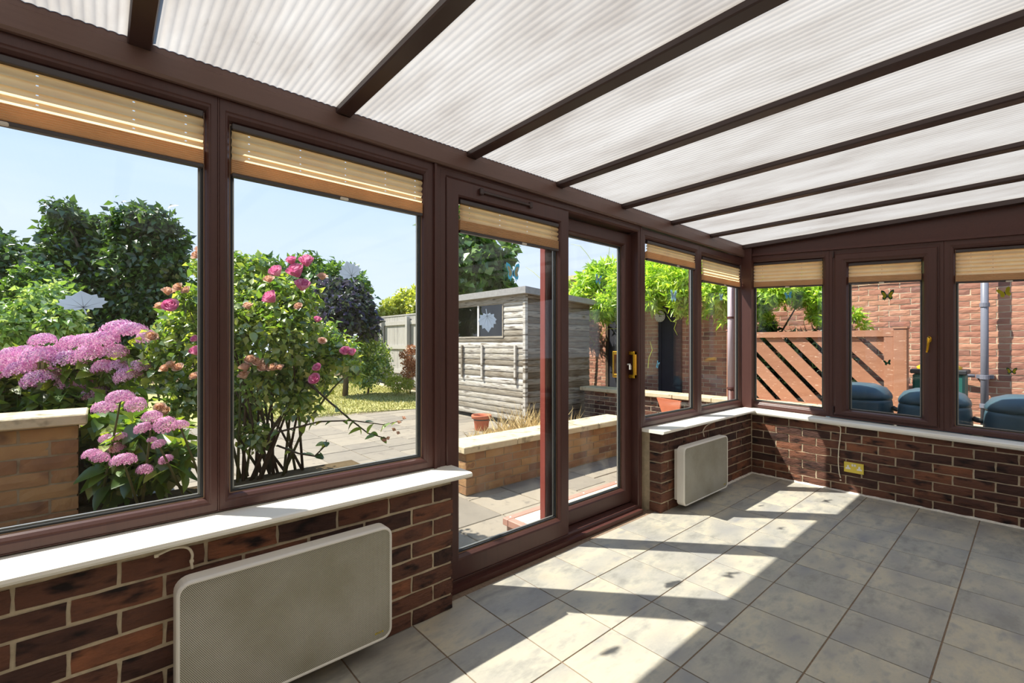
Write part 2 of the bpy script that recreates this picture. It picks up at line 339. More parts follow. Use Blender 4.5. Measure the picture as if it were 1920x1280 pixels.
M_DARKP = glassmat('shed_window_glass', tint=(0.5, 0.5, 0.5, 1), base=0.08, rim=0.5)
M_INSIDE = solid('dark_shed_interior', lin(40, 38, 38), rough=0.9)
M_TERRA = solid('terracotta', lin(190, 106, 72), rough=0.8, noise=0.1, nscale=20)
M_BUTT = solid('blue_grey_plastic', lin(62, 86, 98), rough=0.42, noise=0.06, nscale=4)
M_BUTTD = solid('dark_plastic', lin(44, 46, 50), rough=0.5)
M_TEAL = solid('green_bin_plastic', lin(34, 96, 88), rough=0.45)
M_YEL = solid('yellow_plastic', lin(226, 178, 40), rough=0.5)
M_PIPEL = solid('lavender_downpipe', lin(206, 190, 200), rough=0.4)
M_PIPEG = solid('grey_downpipe', lin(120, 122, 134), rough=0.4)
M_PIPEB = solid('brown_pipe', lin(88, 52, 46), rough=0.5)
M_STEPW = solid('step_decking', lin(236, 224, 198), rough=0.6, noise=0.05, nscale=6, stretch=(8, 1, 1))
M_STEPP = solid('step_edge', lin(172, 128, 112), rough=0.6, noise=0.06, nscale=8)
M_BARK = solid('bark', lin(92, 78, 60), rough=0.95, noise=0.25, nscale=12, stretch=(3, 3, 1), bump=0.5)
M_STEM = solid('green_brown_stem', lin(88, 92, 52), rough=0.8, noise=0.25, nscale=20)
M_STEMD = solid('woody_stem', lin(74, 60, 44), rough=0.9, noise=0.25, nscale=20)
M_STRAW = leafmat('dry_straw', [lin(196, 168, 110), lin(226, 202, 150), lin(210, 184, 128)], 0.2, 0.02, (1, 1, 1, 1))
M_TREE = leafmat('dark_tree_leaf', [lin(36, 58, 28), lin(62, 92, 42), lin(90, 122, 56)], 0.38, 0.08)
M_HEDGE = leafmat('shaded_hedge_leaf', [lin(22, 34, 20), lin(36, 52, 28), lin(48, 66, 34)], 0.2, 0.04)  # near-black greens: shade between the gate boards put into the leaf colour
M_TREE2 = leafmat('mid_tree_leaf', [lin(62, 92, 44), lin(92, 126, 58), lin(124, 154, 74)], 0.42, 0.08)
M_YSH = leafmat('yellow_green_leaf', [lin(150, 162, 62), lin(182, 192, 92), lin(206, 206, 124)], 0.4, 0.04)
M_PALE = leafmat('pale_leaf', [lin(96, 132, 64), lin(140, 172, 92), lin(186, 200, 150)], 0.4, 0.08)
M_ROSEL = leafmat('rose_leaf', [lin(66, 100, 50), lin(112, 146, 62), lin(152, 176, 80), lin(190, 200, 104)], 0.5, 0.12)
M_HYDL = leafmat('hydrangea_leaf', [lin(74, 104, 48), lin(110, 142, 58), lin(156, 172, 70)], 0.48, 0.08)
M_WIST = leafmat('wisteria_leaf', [lin(130, 172, 56), lin(172, 206, 76), lin(206, 222, 110), lin(140, 180, 66)], 0.52, 0.05)
M_PURP = leafmat('buddleia_leaf', [lin(52, 66, 48), lin(76, 90, 60), lin(92, 80, 120), lin(70, 86, 56)], 0.3, 0.06, (1.1, 1.1, 0.9, 1))
M_RUST = leafmat('rusty_leaf', [lin(150, 98, 62), lin(186, 130, 92), lin(206, 160, 120)], 0.35, 0.02, (1.1, 1, 0.9, 1))
M_GRASS = leafmat('grass_blade', [lin(122, 130, 66), lin(160, 158, 94), lin(196, 186, 136)], 0.3, 0.02, (1.1, 1.1, 0.8, 1))
M_HYDF = leafmat('hydrangea_floret', [lin(206, 128, 182), lin(232, 172, 208), lin(242, 208, 224), lin(216, 146, 200)], 0.35, 0.02, (1.1, 1, 1.05, 1))
M_ROSEF = leafmat('rose_petal', [lin(216, 112, 162), lin(234, 152, 188), lin(244, 192, 210)], 0.35, 0.03, (1.05, 0.95, 1.02, 1))
M_ROSEO = leafmat('faded_petal', [lin(224, 186, 158), lin(238, 208, 192), lin(186, 140, 98)], 0.35, 0.02, (1.1, 1, 0.9, 1))

# ------------------------------------------------------------------ brick helpers
def brick_mesh(name, L_, D_, H_, mat, seed):
    """rough-faced brick, local x length, y depth (front -y), z height"""
    r = random.Random(seed); nx, nz = 5, 3; vs_ = []; fs = []
    for j in range(nz):
        for i in range(nx):
            x = (i / (nx - 1) - 0.5) * L_; z = (j / (nz - 1) - 0.5) * H_
            edge = i in (0, nx - 1) or j in (0, nz - 1)
            vs_.append((x + (r.uniform(-.0022, .0022)), -D_ / 2 + (0.003 if edge else 0) + r.uniform(-.0015, .002), z + r.uniform(-.0022, .0022)))
    for j in range(nz - 1):
        for i in range(nx - 1): a = j * nx + i; fs.append((a, a + 1, a + nx + 1, a + nx))
    b = len(vs_); hx, hz, y1 = L_ / 2, H_ / 2, D_ / 2
    vs_ += [(-hx, y1, -hz), (hx, y1, -hz), (hx, y1, hz), (-hx, y1, hz)]
    bl, br, tr, tl = 0, nx - 1, nx * nz - 1, nx * (nz - 1)
    fs += [(b, b + 3, b + 2, b + 1)]
    fs += [tuple([b, b + 1] + list(range(br, bl - 1, -1)))]
    fs += [tuple([b + 2, b + 3] + list(range(tl, tr + 1)))]
    fs += [tuple([b + 1, b + 2] + [tr - nx * k for k in range(nz)])]
    fs += [tuple([b + 3, b] + [bl + nx * k for k in range(nz)])]
    return make_mesh(name, vs_, fs, mat)
def brick_set(prefix, mat, D_=0.1):
    return ([brick_mesh(prefix + '_stretcher', 0.215, D_, 0.065, mat, 10 + i) for i in range(5)], [brick_mesh(prefix + '_half', 0.1025, D_, 0.065, mat, 40 + i) for i in range(3)])
def lay_bricks(parent, sets, p0, ang, length, z0, courses, pitch=0.075, D_=0.1, proud=0.0, limit=None, collect=None, phase=0, first_full=True, skip=None):
    """bricks along direction ang from p0 (front face line); front normal is to the right of travel"""
    full, half = sets; d = Vector((math.cos(ang), math.sin(ang), 0)); nrm = Vector((d.y, -d.x, 0)); n = 0
    for c in range(courses):
        s = 0.0; z = z0 + c * pitch + 0.0325; i = 0
        while s < length - 0.02:
            isHalf = (i == 0 and (c + phase) % 2 == 1)
            L_ = 0.1025 if isHalf else 0.215
            rem = length - s; sc = 1.0
            if rem < L_: sc = rem / L_
            elif rem < 0.115 and not isHalf: pass
            me = RND.choice(half if isHalf else full)
            mid = Vector(p0) + d * (s + L_ * sc / 2) - nrm * (D_ / 2 - proud - RND.uniform(-0.002, 0.003)); mid.z = z
            if not (skip and skip(mid)):
                if limit is None or n < limit:
                    link_mesh('brick', me, parent, mid, (0, 0, ang), (sc, 1, 1)); n += 1
                else: collect.append((me, mid.copy(), ang, sc))
            s += L_ * sc + 0.010; i += 1
    return n
def join_pieces(name, items, mat, parent, kind='stuff'):
    vs_ = []; fs = []
    for me, p, ang, sc in items:
        b = len(vs_); ca, sa = math.cos(ang), math.sin(ang); og = ORIG[parent]
        for v in me.vertices:
            x, y = v.co.x * sc, v.co.y; vs_.append((p.x + x * ca - y * sa - og.x, p.y + x * sa + y * ca - og.y, p.z + v.co.z - og.z))
        for f in me.polygons: fs.append([i + b for i in f.vertices])
    o = link_mesh(name, make_mesh(name, vs_, fs, mat), parent, ORIG[parent]); tag(o, kind=kind); return o

SET_RED = brick_set('red_brick', M_BRICK)
SET_BUFF = brick_set('buff_brick', M_PBRICK)
SET_NB = brick_set('neighbour_brick', M_NBRICK)
PITCH = 0.0765

# ================================================================== ROOM
FX = -0.13          # room-side face of the window frames of the left wall
Y_END = 4.845       # inner brick face of the far wall (slightly out of square)
KX = -0.035
X_R, Y_N = 3.2, -1.6
def wall_y(x): return Y_END + KX * x

# floor: grout bed and tiles
fl = empty('floor', (1.5, 1.7, 0), 'mottled grey and beige square tiled floor', 'floor', kind='structure')
MB().box(-0.12, X_R, Y_N, 5.0, -0.04, -0.0035).build('grout_bed', M_GROUT, fl)
MB().box(-0.20, X_R + .1, Y_N - .1, 5.05, -0.14, -0.04).build('slab_base', M_GROUT, fl)
T = 0.333; TY = 0.329; G = 0.006
tile_me = []
for i in range(3):
    b = MB(); b.bevbox(-(T - G) / 2, (T - G) / 2, -(TY - G) / 2, (TY - G) / 2, -0.009, 0, 0.0007); me = make_mesh('tile_%d' % i, b.v, b.f, M_TILE); tile_me.append(me)
for ix in range(-1, 9):
    for iy in range(-10, 11):
        cx = 0.274 + (ix + 0.5) * T; cy = 1.39 + (iy + 0.5) * TY
        x0, x1 = max(cx - T / 2, -0.11), min(cx + T / 2, X_R); y0, y1 = max(cy - TY / 2, Y_N), min(cy + TY / 2, 4.95)
        if x1 - x0 < 0.03 or y1 - y0 < 0.03: continue
        link_mesh('tile', tile_me[0], fl, ((x0 + x1) / 2, (y0 + y1) / 2, 0), None, ((x1 - x0) / T, (y1 - y0) / TY, 1))

# left wall: two brick lengths with mortar backing
wl_o = empty('wall_left', (0, 1.5, 0), 'low red brick wall below the windows on the left', 'wall', kind='structure')
MB().box(-0.20, -0.007, Y_N, 1.268, -0.1, 0.63).build('mortar_backing', M_MORTAR, wl_o)
MB().box(-0.20, -0.007, 3.172, 5.0, -0.1, 0.605).build('mortar_backing', M_MORTAR, wl_o)
lay_bricks(wl_o, SET_RED, (0, 1.275 - 2.915, 0), math.pi / 2, 2.915, 0.003, 8, PITCH)
lay_bricks(wl_o, SET_RED, (0, 3.165, 0), math.pi / 2, 1.68, 0.003, 8, PITCH, phase=1)
MB().box(-0.26, -0.20, Y_N - .1, 1.25, -0.1, 0.62).box(-0.26, -0.20, 3.10, 5.06, -0.1, 0.60).build('outer_leaf', M_PBRICK, wl_o)

# far wall
wf_o = empty('wall_far', (1.5, 4.9, 0), 'low red brick wall at the far end of the room', 'wall', kind='structure')
ANG_F = math.atan(KX)
MB().prism([(-0.02, wall_y(-0.02) + 0.007), (X_R, wall_y(X_R) + 0.007), (X_R, 5.04), (-0.02, 5.04)], -0.1, 0.60, lambda a, b, h: Vector((a, b, min(h, 0.60 - 0.028 * max(a, 0)) if h > 0 else h))).build('mortar_backing', M_MORTAR, wf_o)
lay_bricks(wf_o, SET_RED, (0.004, wall_y(0.0), 0), ANG_F, X_R - 0.02, 0.003, 8, 0.0725, skip=lambda p: p.z > 0.5635 - 0.028 * p.x + 0.045)

# house wall and near end (behind the camera)
wr = MB(); wr.box(X_R, X_R + 0.1, Y_N, 5.0, -0.05, 2.6)
tag(wr.build('wall_right', M_PAINT), 'cream plastered house wall along the right of the room', 'wall', kind='structure')
wn_ = MB(); wn_.box(-0.2, X_R + 0.1, Y_N - 0.1, Y_N, -0.05, 2.6)
tag(wn_.build('wall_near', M_PAINT), 'cream plastered wall behind the viewpoint', 'wall', kind='structure')

# white grout strip along the foot of the far wall and the far left corner
b = MB(); n = 90
for side in (0, 1):
    pts = []
    L_ = X_R if side == 0 else 0.75
    prev = None; st = []
    for i in range(n + 1):
        s = L_ * i / n; w = 0.016 + RND.uniform(-.004, .005); h = 0.012 + RND.uniform(-.003, .004)
        if side == 0: c = [(s, wall_y(s) + .004, 0.0005), (s, wall_y(s) - w, 0.0005), (s, wall_y(s) - w * .5, h * .7), (s, wall_y(s) + .004, h)]
        else: c = [(-.004, 4.845 - s, 0.0005), (w, 4.845 - s, 0.0005), (w * .5, 4.845 - s, h * .7), (-.004, 4.845 - s, h)]
        st += c
    fs = [(i * 4 + k, (i + 1) * 4 + k, (i + 1) * 4 + (k + 1) % 4, i * 4 + (k + 1) % 4) for i in range(n) for k in range(4)]
    b.add(st, fs)
tag(b.build('trim_1', M_WGROUT), 'ragged white grout line where floor tiles meet the far brick wall', 'trim', kind='structure')

# sills
def nosed_sill(name, pts_front, pts_back, z_of, th, label):
    b = MB(); prof = []
    return b
b = MB()
ZS1 = 0.657; b.prism([(-0.19, 0), (0.045, 0), (0.054, 0.004), (0.058, 0.012), (0.054, 0.021), (0.045, 0.025), (-0.19, 0.025)], Y_N, 1.352, lambda a, z, h: Vector((a, h, ZS1 - 0.025 + z)))
b.build('sill_left', M_SILL, None, kind='structure', label='cream window sill above the nearer heater', cat='sill')
b = MB()
ZS2 = 0.635
b.prism([(-0.19, 0), (0.045, 0), (0.054, 0.004), (0.058, 0.012), (0.054, 0.021), (0.045, 0.025), (-0.19, 0.025)], 3.105, 4.86, lambda a, z, h: Vector((a, h, ZS2 - 0.025 + z)))
pf = [(0.13, 0), (-0.035, 0), (-0.046, 0.006), (-0.05, 0.02), (-0.046, 0.034), (-0.035, 0.04), (0.13, 0.04)]
b.prism(pf, -0.1, X_R, lambda a, z, h: Vector((h, wall_y(h) + a, 0.596 + z - 0.028 * max(h, 0))))
b.build('sill_far', M_SILL, None, kind='structure', label='cream window sill running round the far corner', cat='sill')

# ------------------------------------------------------------------ windows
def ML(u, v, w): return Vector((FX + w, u, v))                      # left wall: u=y, v=z, w towards the room
def tilt(v): return 0.028 + 0.032 * (v - 0.7) / 1.4
def MF(u, v, w): return Vector((u, 4.972 + KX * u - w, v - tilt(v) * u))   # far wall: u=x
PROF = [(0.0, -0.07), (0.0, 0.0), (0.05, 0.0), (0.07, -0.002), (0.10, 0.0), (0.55, 0.0), (0.62, -0.003), (0.72, -0.004), (0.88, -0.012), (1.0, -0.027), (1.0, -0.07)]
def glazing(M, parent, u0, u1, v0, v1, glass=None):
    """pane with black gasket and spacer in the opening u0..u1, v0..v1"""
    g = MB(); g.frame(M, u0 - .004, u1 + .004, v0 - .004, v1 + .004, .014, .014, .012, .012, [(0, -.055), (0, -.028), (1, -.028), (1, -.055)]); g.build('gasket', M_GASK, parent)
    s = MB(); s.frame(M, u0 - .002, u1 + .002, v0 - .002, v1 + .002, .019, .019, .016, .016, [(0, -.050), (0, -.040), (1, -.040), (1, -.050)]); s.build('spacer_bar', M_SPACER, parent)
    bd = MB(); bd.frame(M, u0 - .003, u1 + .003, v0 - .003, v1 + .003, .0045, .0045, .0045, .0045, [(0, -.0275), (0, -.0245), (1, -.0245), (1, -.0275)]); bd.build('glazing_bead', M_BEAD, parent)
    p = MB(); p.box(u0 - .003, u1 + .003, v0 - .003, v1 + .003, -.052, -.036, M); return p.build('pane', glass or M_GLASS, parent)
def fixed_window(name, M, u0, u1, v0, v1, wl, wr, wb, wt, label, org):
    w = empty(name, org, label, 'window', kind='structure')
    f = MB(); f.frame(M, u0, u1, v0, v1, wl, wr, wb, wt, PROF); f.build('frame', M_FRAME, w)
    glazing(M, w, u0 + wl, u1 - wr, v0 + wb, v1 - wt); return w

fixed_window('window_1', ML, -1.30, 0.325, 0.662, 2.198, .06, .042, .055, .07, 'large dark-framed window nearest the camera, behind the hydrangeas', (FX, -.5, .66))
fixed_window('window_2', ML, 0.325, 1.248, 0.662, 2.198, .040, .056, .055, .086, 'dark-framed window looking out on the rose bush', (FX, .8, .66))
fixed_window('window_3', ML, 3.105, 4.027, 0.642, 2.168, .070, .064, .060, .078, 'dark-framed window right of the sliding door', (FX, 3.6, .64))
fixed_window('window_4', ML, 4.027, 4.972, 0.642, 2.168, .064, .06, .060, .092, 'narrow-looking dark-framed window beside the room corner', (FX, 4.5, .64))
fixed_window('window_5', MF, -0.13, 0.635, 0.64, 2.18, .095, .055, .060, .080, 'dark-framed window at the corner end of the far wall', (.3, 4.96, .64))
fixed_window('window_7', MF, 1.395, 2.36, 0.64, 2.18, .068, .06, .050, .085, 'dark-framed far wall window showing the downpipe', (1.8, 4.9, .64))
fixed_window('window_8', MF, 2.36, X_R + .02, 0.64, 2.18, .06, .06, .050, .085, 'far wall window nearest the house wall', (2.8, 4.88, .64))
# casement between them
w6 = empty('window_6', (1.0, 4.94, .64), 'dark-framed opening casement window with brass handle', 'window', kind='structure')
f = MB(); f.frame(MF, .635, 1.395, .64, 2.18, .040, .035, .030, .055, [(0, -.07), (0, 0), (.5, 0), (.6, -.003), (1, -.003), (1, -.07)]); f.build('frame', M_FRAME, w6)
PROF_S = [(0, -.05), (0, .010), (.08, .016), (.55, .016), (.7, .012), (.86, .004), (1, -.018), (1, -.05)]
f = MB(); f.frame(MF, .675, 1.362, .668, 2.128, .100, .092, .050, .088, PROF_S); sash6 = f.build('sash', M_FRAME, w6)
glazing(MF, w6, .775, 1.270, .718, 2.040)
h = MB()
for vv in (.685, 2.10):
    h.box(.660, .670, vv, vv + .055, .0, .018, MF)
h.build('hinge', M_BAR, sash6)
h = MB(); hp = MF(1.316, 1.375, .016)
hb = [MF(1.316 + .018 * math.cos(a), 1.345 + .030 * math.sin(a), 0) for a in ()]
h.prism([(1.316 + .015 * math.cos(2 * math.pi * i / 14), 1.375 + .026 * math.sin(2 * math.pi * i / 14)) for i in range(14)], .016, .024, MF)
h.tube([MF(1.316, 1.385, .024), MF(1.316, 1.388, .045), MF(1.316, 1.375, .056), MF(1.314, 1.335, .058), MF(1.308, 1.285, .050), MF(1.306, 1.268, .052)], [.008, .0095, .0095, .0085, .0075, .008], 10)
h.build('handle', M_BRASS, sash6, smooth=True, label='brass window handle')

# fillers: posts, head strip and infill above the far windows
b = MB(); b.box(FX - .07, FX + .012, 1.248, 1.262, .64, 2.20).build('cover_strip_left', M_FRAME, None, kind='structure', label='narrow rosewood cover strip between window and sliding door', cat='trim').name = 'trim_2'
b = MB(); b.box(-.20, -.035, 4.93, 5.06, .62, 2.30); b.build('trim_3', M_FRAME, None, kind='structure', label='dark rosewood corner post where the two window walls meet', cat='post')
b = MB(); b.add([MF(-.13, 2.18, .002), MF(X_R, 2.18, .002), Vector((X_R, MF(X_R, 2, .002).y, 2.33)), Vector((-.13, MF(-.13, 2, .002).y, 2.30)), MF(-.13, 2.18, -.07), MF(X_R, 2.18, -.07), Vector((X_R, MF(X_R, 2, -.07).y, 2.33)), Vector((-.13, MF(-.13, 2, -.07).y, 2.30))],
      [(0, 1, 2, 3), (7, 6, 5, 4), (0, 4, 5, 1), (3, 2, 6, 7), (0, 3, 7, 4), (1, 5, 6, 2)])
b.box(-.10, X_R, 2.172, 2.196, 0, .018, MF)
b.build('trim_4', M_FRAMEH, None, kind='structure', label='dark rosewood infill panel above the far windows', cat='panel')

# ------------------------------------------------------------------ sliding door
dr = empty('door_1', (FX, 2.2, 0), 'dark-framed sliding patio door with two glass panels', 'door', kind='structure')
f = MB(); f.frame(ML, 1.262, 3.105, 0.0, 2.198, .072, .040, .056, .062, [(0, -.17), (0, 0), (.35, 0), (.4, -.004), (.8, -.004), (1, -.010), (1, -.17)]); f.build('outer_frame', M_FRAME, dr)
f = MB(); f.box(FX - .02, -.098, 1.30, 3.07, 0.0, .030); f.box(FX - .11, FX - .095, 2.27, 3.06, .040, .062); f.box(FX - .075, FX - .06, 2.27, 3.06, .040, .058); f.build('threshold', M_FRAMEH, dr)
PROF_D = [(0, -.05), (0, .0), (.06, .004), (.82, .004), (.9, .0), (1, -.016), (1, -.05)]
f = MB(); f.frame(ML, 1.325, 2.262, .052, 2.140, .084, .086, .118, .096, PROF_D); s1 = f.build('sash', M_FRAME, dr)
glazing(ML, dr, 1.409, 2.176, .172, 2.042, M_GLASSD)
def MD(u, v, w): return Vector((FX - .075 + w, u, v))
f = MB(); f.frame(MD, 2.130, 3.075, .062, 2.125, .118, .100, .115, .098, PROF_D); s2 = f.build('sash', M_FRAME, dr)
glazing(MD, dr, 2.250, 2.975, .178, 2.026, M_GLASSD)
MB().box(FX - .122, FX - .080, 2.1255, 2.1305, .07, 2.11).build('sunlit_stile_face', M_REDF, s2, label='outer stile face with sunlit red painted in')  # thin face added to paint the sunlit red on the stile
# gasket brush strip seen through the first pane
MB().box(FX - .073, FX - .055, 2.225, 2.258, .07, 2.10).build('brush_strip', M_SPACER, dr)
v = MB(); v.bevbox(FX + .004, FX + .020, 1.545, 1.905, 2.098, 2.112, .003); v.bevbox(FX + .004, FX + .024, 1.528, 1.552, 2.088, 2.122, .004); v.bevbox(FX + .004, FX + .024, 1.898, 1.922, 2.088, 2.122, .004)
v.build('trickle_vent', M_BAR, dr)
def d_handle(x0, x1, yc, z0, z1, name):
    b = MB(); w = .028
    b.bevbox(x0, x1, yc - .016, yc + .016, z0, z0 + w, .004); b.bevbox(x0, x1, yc - .016, yc + .016, z1 - w, z1, .004)
    xo = (x1 - .014, x1) if abs(x1 - FX) > abs(x0 - FX) else (x0, x0 + .014)
    lo, hi = (x0, x0 + .016) if x1 < FX - .12 else (x1 - .016, x1)
    b.bevbox(lo, hi, yc - .018, yc + .018, z0, z1, .004)
    o = b.build(name, M_BRASS, s2, label='brass pull handle'); return o
d_handle(FX - .071, FX - .015, 3.045, 1.02, 1.225, 'handle')
d_handle(-.330, -.252, 3.020, 1.02, 1.225, 'handle')
b = MB(); b.tube([(FX - .071, 3.02, 1.125), (FX - .045, 3.02, 1.125)], .006, 8); b.bevbox(FX - .050, FX - .042, 3.008, 3.030, 1.085, 1.120, .002); b.build('key', M_WHITE, s2, label='silver key in the lock')

# ------------------------------------------------------------------ roof
ceil = empty('ceiling', (1.5, 1.7, 2.27), 'lean-to roof of white ribbed polycarbonate sheets between dark bars', 'ceiling', kind='structure')
Z_E = 2.268; SL = 0.010
def roof_z(x): return Z_E + SL * (x + 0.1)
BARS = [0.096 + 0.6865 * i for i in range(-3, 7)]
edges = [Y_N] + [y for y in BARS if Y_N < y < 4.8] + [4.93]
for a0, a1 in zip(edges[:-1], edges[1:]):
    npr = max(4, int(round((a1 - a0) / 0.0262))); sub = 6; vs_ = []; m = npr * sub
    xs = [-.20, .6, 1.4, 2.2, X_R]
    for i in range(m + 1):
        y = a0 + (a1 - a0) * i / m; dz = .0045 * abs(math.sin(math.pi * i / sub)) 
        for x in xs: vs_.append((x - 1.5, y - 1.7, roof_z(x) + .020 + dz - 2.27))
    k_ = len(xs); q = [(i * k_ + j, i * k_ + j + 1, (i + 1) * k_ + j + 1, (i + 1) * k_ + j) for i in range(m) for j in range(k_ - 1)]
    link_mesh('roof_sheet', np_mesh('roof_sheet', vs_, q, M_POLY, True), ceil, (1.5, 1.7, 2.27))
bar_prof = [(-.032, .050), (-.032, .006), (-.028, .0), (.028, .0), (.032, .006), (.032, .050)]
for y in BARS:
    if not (Y_N < y < 4.8): continue
    b = MB(); vs_ = [Vector((x, y + a, roof_z(x) + h - .004)) for x in (-.11, X_R) for a, h in bar_prof]; k_ = len(bar_prof)
    b.add(vs_, [tuple(range(k_)), tuple(range(k_, 2 * k_))[::-1]] + [(i, (i + 1) % k_, k_ + (i + 1) % k_, k_ + i) for i in range(k_)])
    b.build('glazing_bar', M_BAR, ceil)
b = MB(); b.prism([(-.205, 2.198), (-.112, 2.190), (-.10, 2.198), (-.100, 2.262), (-.108, 2.268), (-.112, 2.300), (-.205, 2.300)], Y_N, 5.03, lambda a, z, h: Vector((a, h, z - .0045 * (h - .5) if z < 2.3 else z)))
b.build('eaves_beam', M_BEAM, ceil)
b = MB(); b.prism([(4.895, 2.255), (5.04, 2.255), (5.04, 2.345), (4.895, 2.33)], -.11, X_R, lambda a, z, h: Vector((h, a + KX * h, z + SL * (h + .1)))); b.build('end_rafter', M_BAR, ceil)

# ------------------------------------------------------------------ blinds
def blind(name, M, u0, u1, vt, vb, pleats, holes, label, tabs, w0=-.016):
    """pleated blind hanging inside an opening; w0 = centre of the fabric"""
    if isinstance(tabs, (int, float)): tabs = [tabs]
    rail = .014; stack = .052
    t = empty(name, M((u0 + u1) / 2, vb, w0), label, 'blind', 'pleated blinds hanging at the window heads')
    b = MB(); b.bevbox(u0, u1, vt - .022, vt, w0 - .010, w0 + .014, .003, M); b.build('head_rail', M_RAIL, t)
    top = vt - .022; bot = vb + rail + stack
    # fabric columns with small cord holes left open
    cols = [u0]; hole_cols = []
    for hx in holes:
        hc = u0 + (u1 - u0) * hx; cols += [hc - .003, hc + .003]; hole_cols.append(len(cols) - 2)
    cols += [u1]; rows = 8; nv = pleats * rows; vs_ = []; fs = []
    for i in range(nv + 1):
        ph = (i % rows) / rows; v = top + (bot - top) * i / nv
        w = w0 + .015 * math.sin(math.pi * ph) - .006
        for c in cols: vs_.append(M(c, v, w))
    k_ = len(cols)
    for i in range(nv):
        for j in range(k_ - 1):
            if j in hole_cols and (i % rows) == 3 : continue
            fs.append((i * k_ + j, i * k_ + j + 1, (i + 1) * k_ + j + 1, (i + 1) * k_ + j))
    og = ORIG[t]; link_mesh('fabric', make_mesh('fabric', [v - og for v in vs_], fs, M_BLIND, True), t, og)
    b = MB(); ns = 7; prof = []
    for i in range(ns):
        z0 = bot - stack * i / ns; z1 = bot - stack * (i + 1) / ns
        prof += [(w0 + .008, z0), (w0 + .0125, (z0 + z1) / 2)]
    prof += [(w0 + .008, bot - stack)] + [(w0 - .012, bot - stack), (w0 - .012, bot)]
    b.prism(prof, u0, u1, lambda a, z, h: M(h, z, a)); b.build('folded_stack', M_BLINDS, t)
    b = MB(); b.bevbox(u0, u1, vb, vb + rail, w0 - .012, w0 + .014, .003, M); br = b.build('bottom_rail', M_RAIL, t)
    for tb in tabs:
        c = u0 + (u1 - u0) * tb; b = MB(); b.bevbox(c - .018, c + .018, vb - .004, vb + .008, w0 + .012, w0 + .022, .003, M); b.build('pull_tab', M_TAB, br, label='clear pull tab')
    return t
blind('pleated_blind', ML, -1.235, .279, 2.128, 1.922, 4, [.07, .22, .37, .52, .72, .87, .965], 'cream pleated blind in the window nearest the camera, over the hydrangeas', .67)
blind('pleated_blind', ML, .369, 1.188, 2.112, 1.912, 4, [.07, .30, .53, .76, .95], 'cream pleated blind in the window looking out on the rose bush', .52)
blind('pleated_blind', ML, 1.412, 2.170, 2.042, 1.868, 3, [.08, .36, .64, .92], 'cream pleated blind hanging inside the sliding door', .60, w0=-.012)
blind('pleated_blind', ML, 3.19, 3.958, 2.090, 1.938, 3, [.07, .38, .68, .94], 'cream pleated blind in the window right of the sliding door', .60)
blind('pleated_blind', ML, 4.096, 4.908, 2.076, 1.850, 5, [.1, .5, .9], 'cream pleated blind in the last window before the room corner', .55)
blind('pleated_blind', MF, -.031, .576, 2.10, 1.845, 5, [.14, .72], 'cream pleated blind in the far wall window at the corner', .52)
blind('pleated_blind', MF, .779, 1.266, 2.038, 1.852, 3, [.48], 'cream pleated blind on the casement with the brass handle', .48, w0=-.008)
blind('pleated_blind', MF, 1.467, 2.296, 2.093, 1.826, 6, [.1, .24, .55, .85], 'cream pleated blind in the far wall window before the downpipe', .34)

# ------------------------------------------------------------------ heaters
def heater(y0, y1, z0, z1, label):
    t = empty('panel_heater', (.05, (y0 + y1) / 2, z0), label, 'heater', 'white panel heaters on the brick wall')
    def rr(r, ins=0, n=7):
        pts = []
        for cx, cz, a0 in ((y1 - r, z1 - r, 0), (y0 + r, z1 - r, 90), (y0 + r, z0 + r, 180), (y1 - r, z0 + r, 270)):
            for i in range(n): a = math.radians(a0 + 90 * i / (n - 1)); pts.append((cx + (r - ins) * math.cos(a), cz + (r - ins) * math.sin(a)))
        return pts
    R_ = .042
    M = lambda a, z, h: Vector((h, a, z))
    b = MB(); b.bevbox(.012, .060, y0 + .03, y1 - .03, z0 + .03, z1 - .03, .004); b.build('back_box', M_HEAT, t)
    # casing: rounded rim with a rolled front edge
    loops = [(.052, .003), (.052, 0), (.104, 0), (.110, .002), (.113, .006), (.1125, .010), (.108, .012)]
    b = MB(); vs_ = []; n = 28
    for h, ins in loops: vs_ += [Vector((h, a, z)) for a, z in rr(R_, ins)]
    fs = [(i * n + k, i * n + (k + 1) % n, (i + 1) * n + (k + 1) % n, (i + 1) * n + k) for i in range(len(loops) - 1) for k in range(n)] + [tuple(range(n))]
    b.add(vs_, fs); b.build('casing', M_HEAT, t, smooth=False)
    b = MB(); b.prism(rr(R_, .0115), .100, .1082, M); g = b.build('grille', M_MESH, t, label='perforated metal front')
    b = MB(); yy = y1 - .075
    for i, w in enumerate((.006, .004, .005, .003, .006)): b.box(.1080, .1096, yy + i * .0075, yy + i * .0075 + w, z0 + .034, z0 + .041)
    b.build('badge', M_BRASSP, g, label='tiny gold badge')
    return t
